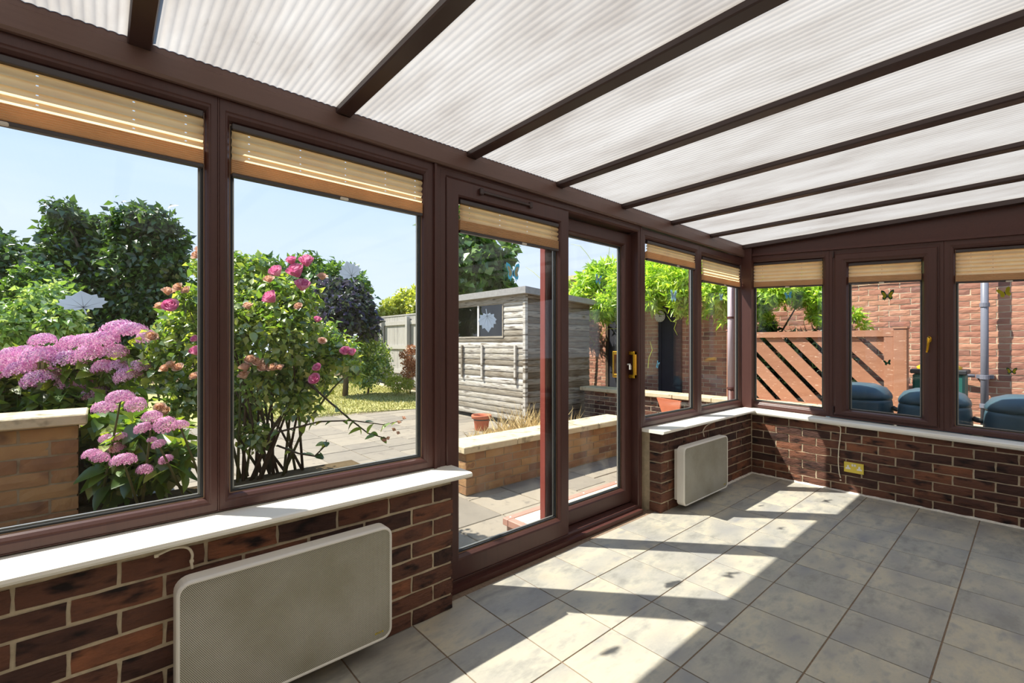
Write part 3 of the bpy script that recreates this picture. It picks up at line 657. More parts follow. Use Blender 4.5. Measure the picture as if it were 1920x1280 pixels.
def mesh_mat():
    m, nt, out = new_mat('perforated_heater_mesh'); L = nt.links; p = N(nt, 'ShaderNodeBsdfPrincipled'); L.new(p.outputs[0], out.inputs[0])
    p.inputs['Roughness'].default_value = .45; p.inputs['Specular IOR Level'].default_value = .4
    tc = N(nt, 'ShaderNodeTexCoord'); sep = N(nt, 'ShaderNodeSeparateXYZ'); L.new(tc.outputs['Object'], sep.inputs[0])
    def m_(op, a, b_=None):
        n = N(nt, 'ShaderNodeMath', operation=op)
        for i, x in enumerate((a, b_)):
            if x is None: continue
            if isinstance(x, (int, float)): n.inputs[i].default_value = x
            else: L.new(x, n.inputs[i])
        return n.outputs[0]
    P_ = .0052
    def dots(off):
        u = m_('SUBTRACT', m_('FRACT', m_('ADD', m_('DIVIDE', sep.outputs['Y'], P_), off)), .5); v = m_('SUBTRACT', m_('FRACT', m_('ADD', m_('DIVIDE', sep.outputs['Z'], P_ * 1.5), off)), .5)
        v = m_('MULTIPLY', v, 1.5); return m_('SQRT', m_('ADD', m_('MULTIPLY', u, u), m_('MULTIPLY', v, v)))
    d = m_('MINIMUM', dots(0.0), dots(0.5)); hole = m_('LESS_THAN', d, .33)
    nz = N(nt, 'ShaderNodeTexNoise', Scale=5, Detail=4); L.new(tc.outputs['Object'], nz.inputs['Vector'])
    r = ramp(nt, [lin(182, 178, 158), lin(206, 203, 190)], [.35, .65]); L.new(nz.outputs['Fac'], r.inputs['Fac'])
    mx = N(nt, 'ShaderNodeMixRGB'); L.new(hole, mx.inputs['Fac']); L.new(r.outputs[0], mx.inputs['Color1']); mx.inputs['Color2'].default_value = lin(66, 62, 54)
    L.new(mx.outputs[0], p.inputs['Base Color']); return m
M_MESH = mesh_mat()
heater(.172, .900, .075, .535, 'white wide panel heater with perforated front, nearest the camera')
heater(3.300, 4.055, .045, .495, 'cream panel heater on the brick wall by the room corner')

# ------------------------------------------------------------------ cables and socket
def cable(pts, label, clips=()):
    pts = [Vector(p) for p in pts]; out = []
    for i in range(len(pts) - 1):
        p0, p1, p2, p3 = pts[max(i - 1, 0)], pts[i], pts[i + 1], pts[min(i + 2, len(pts) - 1)]
        for k in range(6):
            t = k / 6; out.append(.5 * ((2 * p1) + (p2 - p0) * t + (2 * p0 - 5 * p1 + 4 * p2 - p3) * t * t + (3 * p1 - p0 - 3 * p2 + p3) * t ** 3))
    out.append(pts[-1]); t = empty('power_cable', pts[0], label, 'cable', 'white power cables below the sills')
    MB().tube(out, .0042, 8).build('flex', M_CABLE, t, smooth=True)
    for c in clips:
        b = MB(); c = Vector(c); b.bevbox(c.x - .006, c.x + .006, c.y - .006, c.y + .006, c.z - .005, c.z + .005, .002); b.build('clip', M_CABLE, t)
cable([(.014, .13, .606), (.016, .175, .618), (.018, .212, .610), (.018, .226, .585), (.018, .224, .56), (.020, .226, .537)], 'white cable looping from the sill down to the nearer heater', [(.014, .132, .606), (.018, .2245, .562)])
cable([(.012, 4.15, .606), (.014, 3.98, .600), (.014, 3.86, .585), (.014, 3.80, .55), (.016, 3.805, .52), (.018, 3.808, .498)], 'white cable curving from the sill down to the heater by the corner')
ye = lambda x: wall_y(x) - .014
cable([(.40, ye(.4), .583), (.66, ye(.66), .574), (.735, ye(.735), .568), (.752, ye(.75), .545), (.748, ye(.75), .46), (.738, ye(.74), .36), (.735, ye(.735), .25), (.742, ye(.74), .16), (.752, ye(.75), .12)], 'white cable hanging down the far brick wall beside the socket', [(.748, ye(.75), .44), (.738, ye(.74), .30), (.752, ye(.75), .10)])
so = empty('wall_socket', (.845, wall_y(.845) - .01, .225), 'brass double wall socket on the far brick wall', 'socket')
ms = lambda a, z, h: Vector((a, wall_y(a) - h, z))
b = MB(); b.bevbox(.775, .917, .180, .268, .002, .014, .003, ms); pl = b.build('plate', M_BRASSP, so)
for cx in (.806, .886):
    b = MB(); b.prism([(cx + a, .222 + c_) for a, c_ in ((-.018, -.014), (.018, -.014), (.018, -.004), (.007, .004), (.007, .020), (-.007, .020), (-.007, .004), (-.018, -.004))], .014, .0155, ms); b.build('outlet', M_WHITE, pl)

for cx in (.838, .856): MB().bevbox(cx - .007, cx + .007, .236, .256, .013, .018, .002, ms).build('rocker_switch', M_WHITE, pl)

# ================================================================== GARDEN
GZ = -0.08
b = MB(); b.box(-60, 30, -40, 45, -0.5, -0.125); b.build('ground', M_SOIL, None, kind='structure', label='bare garden soil', cat='ground')
pat = empty('patio', (-3.5, 3.5, GZ), 'patio of mixed grey and buff paving slabs outside the windows', 'patio', kind='structure')
MB().box(-7.6, -.2, -1.5, 9, -0.13, GZ - .008).build('joint_sand', M_JOINT, pat)
slab_me = {}
for L_ in (.3, .45, .6):
    b = MB(); b.bevbox(-L_ / 2 + .005, L_ / 2 - .005, -.22, .22, -.04, 0, .004); slab_me[L_] = make_mesh('slab_%d' % int(L_ * 100), b.v, b.f, M_SLAB)
y = -1.2
while y < 7.9:
    x = -.35
    lim = -6.95 + (y - 3.2) * .33 if y > 2 else -7.3
    while x > lim:
        L_ = RND.choice((.3, .45, .6, .6)); link_mesh('slab', slab_me[L_], pat, (x - L_ / 2, y + .225, GZ + RND.uniform(-.002, .002))); x -= L_
    y += .45
b = MB(); b.prism([(-7.35, -4), (-7.30, 3.1), (-6.75, 4.9), (-6.4, 6.0), (-9.5, 6.45), (-14.2, 7.1), (-18, 7.4), (-18, -4)], -.12, GZ + .012, lambda a, c, h: Vector((a, c, h)))
lawn = b.build('lawn', M_LAWN, None, kind='structure', label='sun-bleached lawn beyond the patio', cat='lawn')
b = MB(); b.prism([(-6.4, 6.0), (-9.5, 6.45), (-14.2, 7.1), (-14.25, 7.35), (-9.5, 6.68), (-6.4, 6.22)], -.12, GZ + .03, lambda a, c, h: Vector((a, c, h)))
b.build('lawn_edging', M_COPE, None, kind='structure', label='pale stone edging strip along the lawn', cat='edging')

# --- leaf geometry
def leaf_arrays(pos, axis, nrm, size, width=.5, fold=.18, droop=.15):
    pos = np.asarray(pos, float); n = len(pos); size = np.broadcast_to(np.asarray(size, float), (n,))[:, None]
    ax = axis / (np.linalg.norm(axis, axis=1, keepdims=True) + 1e-9)
    nr = nrm - ax * (nrm * ax).sum(1, keepdims=True); nr /= (np.linalg.norm(nr, axis=1, keepdims=True) + 1e-9); sd = np.cross(nr, ax)
    P = lambda a, s, h: pos + ax * (a * size) + sd * (s * size * width) + nr * (h * size)
    V = np.stack([P(0, 0, 0), P(.38, .5, fold), P(1, 0, -droop), P(.38, -.5, fold), P(.42, 0, 0.03)], 1).reshape(-1, 3)
    b_ = np.arange(n)[:, None] * 5
    Q = np.concatenate([b_ + np.array([[0, 4, 2, 1]]), b_ + np.array([[0, 3, 2, 4]])], 0)
    Q = np.stack([b_ + np.array([[0, 4, 2, 1]]), b_ + np.array([[0, 3, 2, 4]])], 1).reshape(-1, 4)
    return V, Q
def unit(n): v = RNG.normal(size=(n, 3)); return v / np.linalg.norm(v, axis=1, keepdims=True)
def crown(blobs, n, size, shell=.55, up=.5, width=.55, squash=1.0):
    """leaves scattered through a set of blobs (centre, radius)"""
    C = np.array([list(c) for c, r in blobs]); R_ = np.array([r for c, r in blobs]); pr_ = R_ ** 2; pr_ = pr_ / pr_.sum()
    i = RNG.choice(len(blobs), n, p=pr_); d = unit(n); rad = (shell + (1 - shell) * RNG.random(n)) * (1 + .12 * RNG.normal(size=n))
    off = d * (rad * R_[i])[:, None]; off[:, 2] *= squash
    pos = C[i] + off
    axis = d * .6 + unit(n) * .8 + np.array([0, 0, -.25]); nrm = d * .5 + unit(n) * .7 + np.array([0, 0, up])
    return leaf_arrays(pos, axis, nrm, size * (.6 + .8 * RNG.random(n)), width)
def merge(*vq):
    Vs, Qs, b_ = [], [], 0
    for V, Q in vq: Vs.append(V); Qs.append(Q + b_); b_ += len(V)
    return np.concatenate(Vs), np.concatenate(Qs)
def stuff_part(name, VQ, mat, parent, kind='stuff'):
    V, Q = VQ; og = ORIG[parent]; o = link_mesh(name, np_mesh(name, V - np.array(og), Q, mat), parent, og)
    if kind: tag(o, kind=kind)
    return o
def PB(lst, d, jit=.25):
    """pixel blobs (px, py, r px[, depth]) to world blobs"""
    out = []
    for q in lst:
        dd = (q[3] if len(q) > 3 else d) + RND.uniform(-jit, jit); out.append((at(q[0], q[1], dd), q[2] * dd / F_PX))
    return out
def trunk(b, base, blobs, r0, nseg=5):
    base = Vector(base)
    top = sum((c for c, r in blobs), Vector()) / len(blobs)
    mid = base.lerp(top, .5); b.tube([base, base.lerp(mid, .5) + Vector((.03, .02, 0)), mid, top], [r0, r0 * .85, r0 * .7, r0 * .3], 8)
    for c, r in blobs: b.tube([mid, mid.lerp(c, .5) + Vector((0, 0, .1 * r)), c], [r0 * .42, r0 * .3, r0 * .1], 6)
def tree(name, blobs, n, size, mat, label, cat='tree', group='trees and shrubs beyond the lawn', width=.6, shell=.5, base_z=GZ, r0=.16):
    cx = sum(c.x for c, r in blobs) / len(blobs); cy = sum(c.y for c, r in blobs) / len(blobs)
    t = empty(name, (cx, cy, base_z), label, cat, group)
    b = MB(); trunk(b, (cx, cy, base_z - .05), blobs, r0); b.build('trunk', M_BARK, t, smooth=True)
    stuff_part('foliage', crown(blobs, n, size, shell, width=width), mat, t); return t

tree('broadleaf_tree', PB([(118, 400, 26), (140, 420, 30), (105, 440, 26), (165, 450, 34), (115, 490, 45), (160, 520, 60), (205, 470, 38), (245, 425, 40), (290, 420, 34), (262, 400, 18), (195, 430, 24), (320, 450, 30), (325, 490, 30), (270, 490, 60), (120, 560, 70), (210, 560, 90), (290, 560, 65), (160, 620, 90), (270, 630, 90), (335, 600, 55)], 14, .5), 30000, .20, M_TREE,
     'tall dark green twin-topped tree behind the hydrangeas', r0=.2)
tree('broadleaf_tree', PB([(0, 500, 55), (-50, 480, 70), (30, 540, 40), (-20, 580, 70), (40, 590, 35), (-120, 520, 80), (-210, 540, 80), (-310, 560, 90), (-120, 600, 70), (-220, 620, 80), (-330, 640, 80)], 20), 13000, .32, M_TREE, 'rounded olive green tree cut off by the left edge of the picture')
tree('garden_tree', PB([(445, 540, 55), (505, 520, 38), (470, 580, 60), (540, 560, 50), (410, 570, 50), (380, 600, 50)], 17, .8), 6500, .26, M_TREE2, 'mid green tree mostly hidden behind the rose bush')
tree('garden_tree', PB([(575, 512, 36), (560, 540, 40), (600, 540, 45), (640, 525, 34), (665, 535, 26), (650, 570, 45), (590, 590, 50)], 18, .8), 8000, .24, M_TREE2, 'domed green tree behind the rose blooms')
tree('buddleia_bush', PB([(620, 555, 34), (655, 560, 34), (640, 590, 45), (675, 595, 30), (600, 600, 40), (690, 615, 20)], 12, .4), 6000, .15, M_PURP, 'dark purple-flowered bush left of the grey fence', 'bush', r0=.08)
tree('golden_shrub', PB([(735, 580, 22), (765, 568, 26), (790, 575, 30), (812, 570, 30), (785, 552, 18), (720, 590, 15)], 18.5, .4), 5000, .16, M_YSH, 'yellow-green shrub rising above the grey fence', 'shrub', r0=.08)
tree('broadleaf_tree', PB([(845, 440, 50), (880, 450, 40), (870, 500, 50), (910, 490, 34), (925, 520, 28), (895, 535, 40), (950, 540, 18), (956, 465, 9), (952, 480, 12), (945, 490, 10), (860, 550, 40)], 11.5, .4), 6500, .20, M_TREE2, 'sycamore-like tree rising behind the wooden shed', r0=.12, width=.8)
tree('leafy_shrub', PB([(20, 610, 40), (60, 600, 35), (90, 570, 40), (115, 600, 35), (-10, 640, 40), (60, 640, 40), (110, 640, 30), (-60, 630, 45), (-120, 645, 45), (-190, 650, 45)], 8.5, .4), 7500, .13, M_PALE, 'pale leafy shrub between the dark tree and the hydrangeas', 'shrub', r0=.05)
tree('leafy_shrub', PB([(70, 530, 35), (30, 560, 35), (105, 545, 30), (10, 590, 30)], 11, .4), 3500, .14, M_TREE2, 'dark green shrub left of the tall twin-topped tree', 'shrub', r0=.05)
tree('border_shrub', PB([(690, 640, 24), (705, 665, 28), (675, 690, 30), (715, 690, 22), (690, 705, 25), (660, 660, 30)], 12.5, .4), 4500, .085, M_ROSEL, 'green border shrub in front of the grey fence', 'shrub', r0=.03)
tree('dry_shrub', PB([(772, 655, 10), (768, 680, 14), (778, 690, 12), (765, 700, 12), (757, 665, 8)], 12.5, .2), 1500, .06, M_RUST, 'withered rust-brown shrub against the grey fence', 'shrub', r0=.02)
tree('grassy_clump', PB([(745, 718, 14), (765, 720, 10), (730, 715, 8)], 12.2, .2), 900, .12, M_YSH, 'low yellow-green grassy clump at the lawn edge', 'plant', r0=.01, width=.15)

# --- grey fence
fe = empty('board_fence', (-9.5, 7.6, GZ), 'weathered grey close-board fence at the end of the lawn', 'fence')
ztop = lambda x: 2.26
b = MB(); x = -15.4
while x < -5.2: b.box(x, x + .095, 7.6, 7.62, GZ, 2.235 + RND.uniform(-.008, .008)); x += .105
bo = b.build('boards', M_FENCE, fe, kind='stuff')
MB().box(-15.5, -5.2, 7.585, 7.64, 2.235, 2.28).build('capping_rail', M_FENCE, fe)
for z in (1.93, 1.12, .3): MB().box(-15.5, -5.2, 7.56, 7.60, z, z + .13).build('rail', M_FENCE, fe)
for x in (-15.4, -13.6, -11.75, -9.9, -8.0, -6.2): MB().prism([(x - .06, GZ), (x + .06, GZ), (x + .06, 2.16), (x + .03, 2.2), (x - .06, 2.2)], 7.45, 7.56, lambda a, z, h: Vector((a, h, z))).build('post', M_FENCE, fe)

# --- shed
SX, SY = -3.62, 5.156
sh = empty('garden_shed', (-4.7, 6.0, GZ), 'weathered silver-grey wooden garden shed with a small window', 'shed')
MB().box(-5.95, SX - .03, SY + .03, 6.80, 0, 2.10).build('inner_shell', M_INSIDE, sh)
def board(u0, u1, z0, hgt, face):
    pr = [(0, 0), (.020, .004), (.024, .03), (.022, hgt * .6), (.012, hgt * .95), (0, hgt)]
    if face == 'a': return MB().prism(pr, u0, u1, lambda a, z, h: Vector((h, SY + .03 - .012 - a, z0 + z)))
    return MB().prism(pr, u0, u1, lambda a, z, h: Vector((SX - .03 + .012 + a, h, z0 + z)))
H = .1015
for i in range(21):
    z0 = .0 + i * H
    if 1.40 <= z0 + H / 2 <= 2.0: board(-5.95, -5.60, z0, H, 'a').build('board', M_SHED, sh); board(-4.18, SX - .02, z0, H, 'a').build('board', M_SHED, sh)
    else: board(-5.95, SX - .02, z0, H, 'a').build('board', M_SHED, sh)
    zt = 2.06 - 0
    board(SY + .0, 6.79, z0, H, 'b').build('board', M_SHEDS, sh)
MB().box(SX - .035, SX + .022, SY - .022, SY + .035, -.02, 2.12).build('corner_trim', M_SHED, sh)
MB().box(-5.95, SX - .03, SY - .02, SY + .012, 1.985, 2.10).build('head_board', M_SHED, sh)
b = MB(); b.prism([(SY - .09, 2.10), (6.90, 2.00), (6.90, 2.09), (SY - .09, 2.21)], -6.05, SX + .10, lambda a, z, h: Vector((h, a, z))); b.build('roof', M_SHEDF, sh)
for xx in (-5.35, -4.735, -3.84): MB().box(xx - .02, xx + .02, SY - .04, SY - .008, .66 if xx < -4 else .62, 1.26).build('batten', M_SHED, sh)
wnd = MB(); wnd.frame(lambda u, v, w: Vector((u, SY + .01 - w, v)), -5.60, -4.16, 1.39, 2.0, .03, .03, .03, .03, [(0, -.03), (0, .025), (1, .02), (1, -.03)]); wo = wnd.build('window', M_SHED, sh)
MB().box(-4.885, -4.845, SY - .012, SY + .02, 1.42, 1.98).build('mullion', M_WHITE, wo)
for u0, u1 in ((-5.57, -4.885), (-4.845, -4.19)): MB().box(u0, u1, SY + .004, SY + .010, 1.42, 1.97).build('pane', M_DARKP, wo)
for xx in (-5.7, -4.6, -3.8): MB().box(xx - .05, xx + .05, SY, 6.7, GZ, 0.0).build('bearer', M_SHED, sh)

# --- terracotta pot
c = (-3.93, 4.50, GZ); t = empty('terracotta_pot', c, 'terracotta flower pot standing on the patio by the shed', 'pot')
b = MB(); b.lathe([(.0, 0), (.095, 0), (.105, .02), (.125, .175), (.132, .19), (.158, .192), (.162, .235), (.158, .245), (.135, .245), (.125, .2), (.11, .15), (0, .15)], c, 28, False); b.build('body', M_TERRA, t, smooth=True)
MB().lathe([(.1265, .165), (.1285, .17), (.130, .182), (.128, .186)], c, 28, False).build('band', M_BUTTD, t)

# --- garden walls with coping
gw = empty('garden_wall', (-1.6, -.8, GZ), 'buff brick planter wall with stone coping outside the nearest window', 'wall', 'low garden walls')
MB().box(-1.73, -1.506, -2.6, -.096, GZ, .855).build('mortar_core', M_PMORT, gw)
lay_bricks(gw, SET_BUFF, (-1.5, -.09 - 2.465, 0), math.pi / 2, 2.465, .035, 11, .0748)
for y0 in (-2.6, -1.76, -.92): MB().bevbox(-1.80, -1.455, y0 + .004, y0 + .836 + (.03 if y0 > -1 else 0), .857, .912, .006).build('coping_stone', M_COPE, gw)
gw2 = empty('garden_wall', (-1.6, 3.7, GZ), 'low buff brick wall with pale coping outside the sliding door', 'wall', 'low garden walls')
MB().box(-1.79, -1.506, 2.446, 5.0, GZ, .305).build('mortar_core', M_PMORT, gw2)
lay_bricks(gw2, SET_BUFF, (-1.5, 2.44, 0), math.pi / 2, 2.465, GZ + .01, 5, .0748)
lay_bricks(gw2, SET_BUFF, (-1.80, 2.44, 0), 0, .30, GZ + .01, 5, .0748)
for i in range(4): MB().bevbox(-1.84, -1.46, 2.395 + i * .64, 2.395 + i * .64 + .634, .307, .368, .007).build('coping_stone', M_COPE, gw2)
gw3 = empty('garden_wall', (-2.2, 6.5, GZ), 'low red brick wall with pale coping behind the windows by the corner', 'wall', 'low garden walls')
MB().box(-3.5, 1.6, 6.506, 6.72, GZ, .455).build('mortar_core', M_MORTAR, gw3)
lay_bricks(gw3, SET_RED, (-3.5, 6.5, 0), 0, 4.2, GZ + .01, 7, .0748)
for i in range(7): MB().bevbox(-3.55 + i * .60, -3.55 + i * .60 + .594, 6.43, 6.80, .457, .52, .007).build('coping_stone', M_COPE, gw3)
q_ = [on_y(px, py, 6.38) for px, py in ((1231, 745), (1276, 752), (1272, 790), (1250, 800))]
b = MB(); b.add(q_ + [v + Vector((0, .035, 0)) for v in q_], [(0, 1, 2, 3), (7, 6, 5, 4), (0, 4, 5, 1), (3, 2, 6, 7), (0, 3, 7, 4), (1, 5, 6, 2)])
b.build('leaning_slab', M_TERRA, None, label='terracotta-coloured slab leaning on the low red wall', cat='slab')

# flower beds
b = MB(); b.box(-1.66, -.40, -1.55, 1.46, -.12, .38); b.build('flower_bed', M_SOIL, None, kind='structure', label='dark soil of the raised bed under the rose bush', cat='bed')
b = MB(); b.box(-4.7, -1.74, -2.6, .10, -.12, .80); b.build('raised_bed', M_SOIL, None, kind='structure', label='raised soil bed behind the planter wall', cat='bed')

# --- door step
st = empty('door_step', (-.42, 2.8, GZ), 'cream-topped wooden step outside the sliding door', 'step')
MB().box(-.62, -.29, 2.16, 3.50, GZ, .015).build('base', M_STEPP, st)
for i in range(3): MB().bevbox(-.585 + i * .098, -.585 + i * .098 + .094, 2.20, 3.46, .012, .042, .003).build('plank', M_STEPW, st)
for q in ((-.645, -.588, 2.14, 3.52), (-.30, -.27, 2.14, 3.52), (-.588, -.30, 2.14, 2.197), (-.588, -.30, 3.463, 3.52)): MB().bevbox(*q, -.005, .045, .004).build('edge_board', M_STEPP, st)
sc_ = MB()
for yy in (2.19, 2.6, 3.0, 3.45): sc_.lathe([(0, 0), (.008, 0), (.006, .003), (0, .004)], (-.615, yy, .045), 8, False)
sc_.build('screw_heads', M_WHITE, st, kind='stuff')

# --- neighbour's brick wall, doors, clock, downpipe
nb = empty('brick_wall', (-1.5, 8.05, GZ), "long brick garage wall beyond the garden", 'wall')
MB().box(-5.4, 3.4, 8.006, 8.22, GZ, 2.78).build('mortar_core', M_NMORT, nb)
rest = []
lay_bricks(nb, SET_NB, (0.0, 8.0, 0), 0, 2.40, .395, 25, .0748)
lay_bricks(nb, SET_NB, (0.0, 8.0, 0), 0, 3.2, GZ + .01, 6, .0748, limit=0, collect=rest)
lay_bricks(nb, SET_NB, (-5.4, 8.0, 0), 0, 5.39, GZ + .01, 37, .0748, limit=0, collect=rest)
lay_bricks(nb, SET_NB, (0.0, 8.0, 0), 0, 3.2, .395 + 25 * .0748, 6, .0748, limit=0, collect=rest)
join_pieces('brickwork', rest, M_NBRICK, nb)
MB().box(-5.5, 3.4, 7.94, 8.25, 2.74, 2.83).build('coping', M_COPE, nb)
for x0, x1, zt, jm in ((-2.82, -2.47, 2.0, M_DARKW), (-4.05, -3.72, 1.95, M_STEMD)):
    gd = MB().box(x0, x1, 7.955, 7.995, GZ, zt).build('door', M_DARKW, nb, label='narrow dark door')
    MB().box(x0 - .06, x0, 7.93, 7.998, GZ, zt + .05).build('jamb', jm, gd); MB().box(x1, x1 + .04, 7.94, 7.998, GZ, zt + .05).build('jamb', M_DARKW, gd)
ck = on_y(1238, 593, 7.925); t = empty('wall_clock', (ck.x, 7.925, ck.z), 'round white garden clock on the brick wall', 'clock')
mk = lambda a, z, h: Vector((ck.x + a, 7.925 - h, ck.z + z))
MB().prism([(.105 * math.cos(2 * math.pi * i / 28), .105 * math.sin(2 * math.pi * i / 28)) for i in range(28)], 0, .02, mk).build('dial', M_WHITE, t)
b = MB(); b.box(-.004, .004, -.01, .055, .021, .025, mk); b.box(-.01, .045, -.004, .004, .021, .025, mk); b.build('hands', M_BODY, t)
b = MB()
for i in range(12): a = i * math.pi / 6; b.box(.088 * math.cos(a) - .005, .088 * math.cos(a) + .005, .088 * math.sin(a) - .005, .088 * math.sin(a) + .005, .0205, .022, mk)
b.build('hour_marks', M_BODY, t, kind='stuff')
t = empty('downpipe', (1.475, 7.9, GZ), 'grey downpipe on the brick wall beyond the far windows', 'pipe', 'downpipes')
MB().tube([(1.475, 7.86, GZ), (1.475, 7.86, 2.7)], .036, 12).build('pipe', M_PIPEG, t, smooth=True)
for z in (1.72, .86, .52): MB().lathe([(.036, 0), (.044, .002), (.044, .05), (.036, .052)], (1.475, 7.86, z), 14, False).build('collar', M_PIPEG, t); 
MB().box(1.40, 1.55, 7.88, 8.0, .87, .91).build('bracket', M_PIPEG, t)
t = empty('waste_pipe', (1.2, 7.9, .8), 'thin grey waste pipe joining the downpipe', 'pipe'); MB().tube([(.95, 7.93, .90), (1.2, 7.93, .90), (1.39, 7.915, .895)], .02, 10).build('pipe', M_PIPEG, t, smooth=True)
t = empty('wall_cable', (.6, 7.99, 2.1), 'thin dark cable running along the brick wall', 'cable'); MB().tube([(0.0, 7.985, 2.125), (.5, 7.985, 2.12), (1.2, 7.985, 2.105)], .006, 6).build('flex', M_BUTTD, t)
t = empty('downpipe', (-.27, 4.99, GZ), 'lavender grey downpipe outside the room corner', 'pipe', 'downpipes')
MB().tube([(-.275, 5.02, .80), (-.275, 5.02, 2.25)], .035, 14).build('pipe', M_PIPEL, t, smooth=True)
MB().tube([(-.275, 5.02, GZ), (-.275, 5.02, .80)], .035, 14).build('lower_pipe', M_PIPEB, t, smooth=True)
for z in (1.55, .80): MB().lathe([(.035, 0), (.041, .001), (.041, .022), (.035, .023)], (-.275, 5.02, z), 16, False).build('collar', M_PIPEB, t)

# --- diagonal board gate panel
GY = 6.85
gt = empty('gate_panel', (0.0, GY, .4), 'brown wooden fence panel with diagonal boards outside the far windows', 'fence panel')
gx0, gx1, gz0, gz1 = -.975, .790, .505, 1.44
b = MB()
MB().box(gx0, gx1, GY - .03, GY + .03, gz1 - .07, gz1 + .005).build('rail', M_GATE, gt)
MB().box(gx0, gx1, GY - .03, GY + .03, gz0 - .06, gz0 + .02).build('rail', M_GATE, gt)
MB().box(gx1 - .085, gx1, GY - .026, GY + .026, gz0 + .02, gz1 - .07).build('stile', M_GATE, gt)
MB().box(gx0, gx0 + .085, GY - .026, GY + .026, gz0 + .02, gz1 - .07).build('stile', M_GATE, gt)
def clip(poly, x0, x1, z0, z1):
    for ax, lim, sg in ((0, x0, 1), (0, x1, -1), (1, z0, 1), (1, z1, -1)):
        out = []
        for i in range(len(poly)):
            p, q = poly[i], poly[(i + 1) % len(poly)]; dp = sg * (p[ax] - lim); dq = sg * (q[ax] - lim)
            if dp >= 0: out.append(p)
            if (dp >= 0) != (dq >= 0): t_ = dp / (dp - dq); out.append((p[0] + (q[0] - p[0]) * t_, p[1] + (q[1] - p[1]) * t_))
        poly = out
        if not poly: break
    return poly
sl = 1.1; step_ = .305; wv = .222
for k_ in range(-3, 16):
    c0 = .36 + k_ * step_
    # board line: z = c0 + gz0 - sl*(x-gx0)
    poly = [(gx0 - 1, gz0 + c0 - sl * (-1)), (gx1 + 1, gz0 + c0 - sl * (gx1 + 1 - gx0)), (gx1 + 1, gz0 + c0 + wv - sl * (gx1 + 1 - gx0)), (gx0 - 1, gz0 + c0 + wv + sl)]
    poly = clip(poly, gx0 + .03, gx1 - .03, gz0 - .01, gz1 - .03)
    if len(poly) >= 3: MB().prism(poly, GY + .0, GY + .022, lambda a, z, h: Vector((a, h, z))).build('diagonal_board', M_GATE, gt)
for xx, zt in ((.855, 1.475), (-1.04, 1.49)):
    p = empty('fence_post', (xx, GY, .3), 'capped brown post at the right end of the diagonal board panel' if xx > 0 else 'brown post left of the diagonal board panel, behind the downpipe', 'post', 'posts of the diagonal board panel')
    MB().bevbox(xx - .06, xx + .06, GY - .05, GY + .07, GZ, zt - .02, .004).build('shaft', M_GATE, p); MB().bevbox(xx - .068, xx + .068, GY - .058, GY + .078, zt - .02, zt, .004).build('cap', M_GATE, p)

# --- water butts
def butt(x, y, z, r, label):
    t = empty('water_butt', (x, y, GZ), label, 'water butt', 'blue-grey water butts outside the far windows')
    hh = z - GZ
    MB().lathe([(r * .80, 0), (r * .86, .05), (r * .99, hh * .38), (r * 1.0, hh * .5), (r * 1.02, hh * .52), (r * 1.0, hh * .56), (r * .99, hh * .70), (r * .965, hh * .80), (r * .94, hh * .835), (r * .90, hh * .84)], (x, y, GZ), 40).build('body', M_BUTT, t, smooth=True)
    MB().lathe([(r * .90, hh * .835), (r * .955, hh * .84), (r * .965, hh * .868), (r * .93, hh * .90), (r * .80, hh * .955), (r * .5, hh * .99), (r * .1, hh), (0, hh)], (x, y, GZ), 40, False).build('lid', M_BUTT, t, smooth=True)
butt(.655, 5.90, .885, .285, 'blue-grey water butt in front of the diagonal boards')
butt(1.235, 5.90, .865, .27, 'middle blue-grey water butt, half hidden by the casement frame')
butt(1.845, 5.90, .85, .285, 'blue-grey water butt at the right edge of the picture')
for x0, x1, z in ((.925, .98, .64), (1.49, 1.575, .60)):
    t = empty('connecting_pipe', ((x0 + x1) / 2, 5.8, z), 'black pipe linking the first and middle water butts' if x0 < 1 else 'black pipe linking the middle and right-hand water butts', 'pipe', 'pipes linking the water butts')
    MB().tube([(x0 + .012, 5.88, z + .01), ((x0 + x1) / 2, 5.87, z), (x1 - .012, 5.88, z - .005)], .022, 10).build('hose', M_BUTTD, t, smooth=True)
MB().box(.3, 2.3, 6.22, 6.40, GZ, .42).build('timber_sleeper', M_COPE, None, label='pale timber sleeper behind the water butts', cat='sleeper')
t = empty('garden_bin', (1.12, 7.3, GZ), 'green plastic bin with a yellow lid beside the capped post', 'bin')
MB().bevbox(.92, 1.36, 7.1, 7.5, GZ, .94, .02).build('body', M_TEAL, t); MB().bevbox(.90, 1.38, 7.08, 7.52, .94, .99, .01).build('rim', M_BUTTD, t); MB().lathe([(.19, 0), (.2, .03), (.12, .08), (0, .09)], (1.13, 7.3, .985), 20, False).build('lid', M_YEL, t, smooth=True)

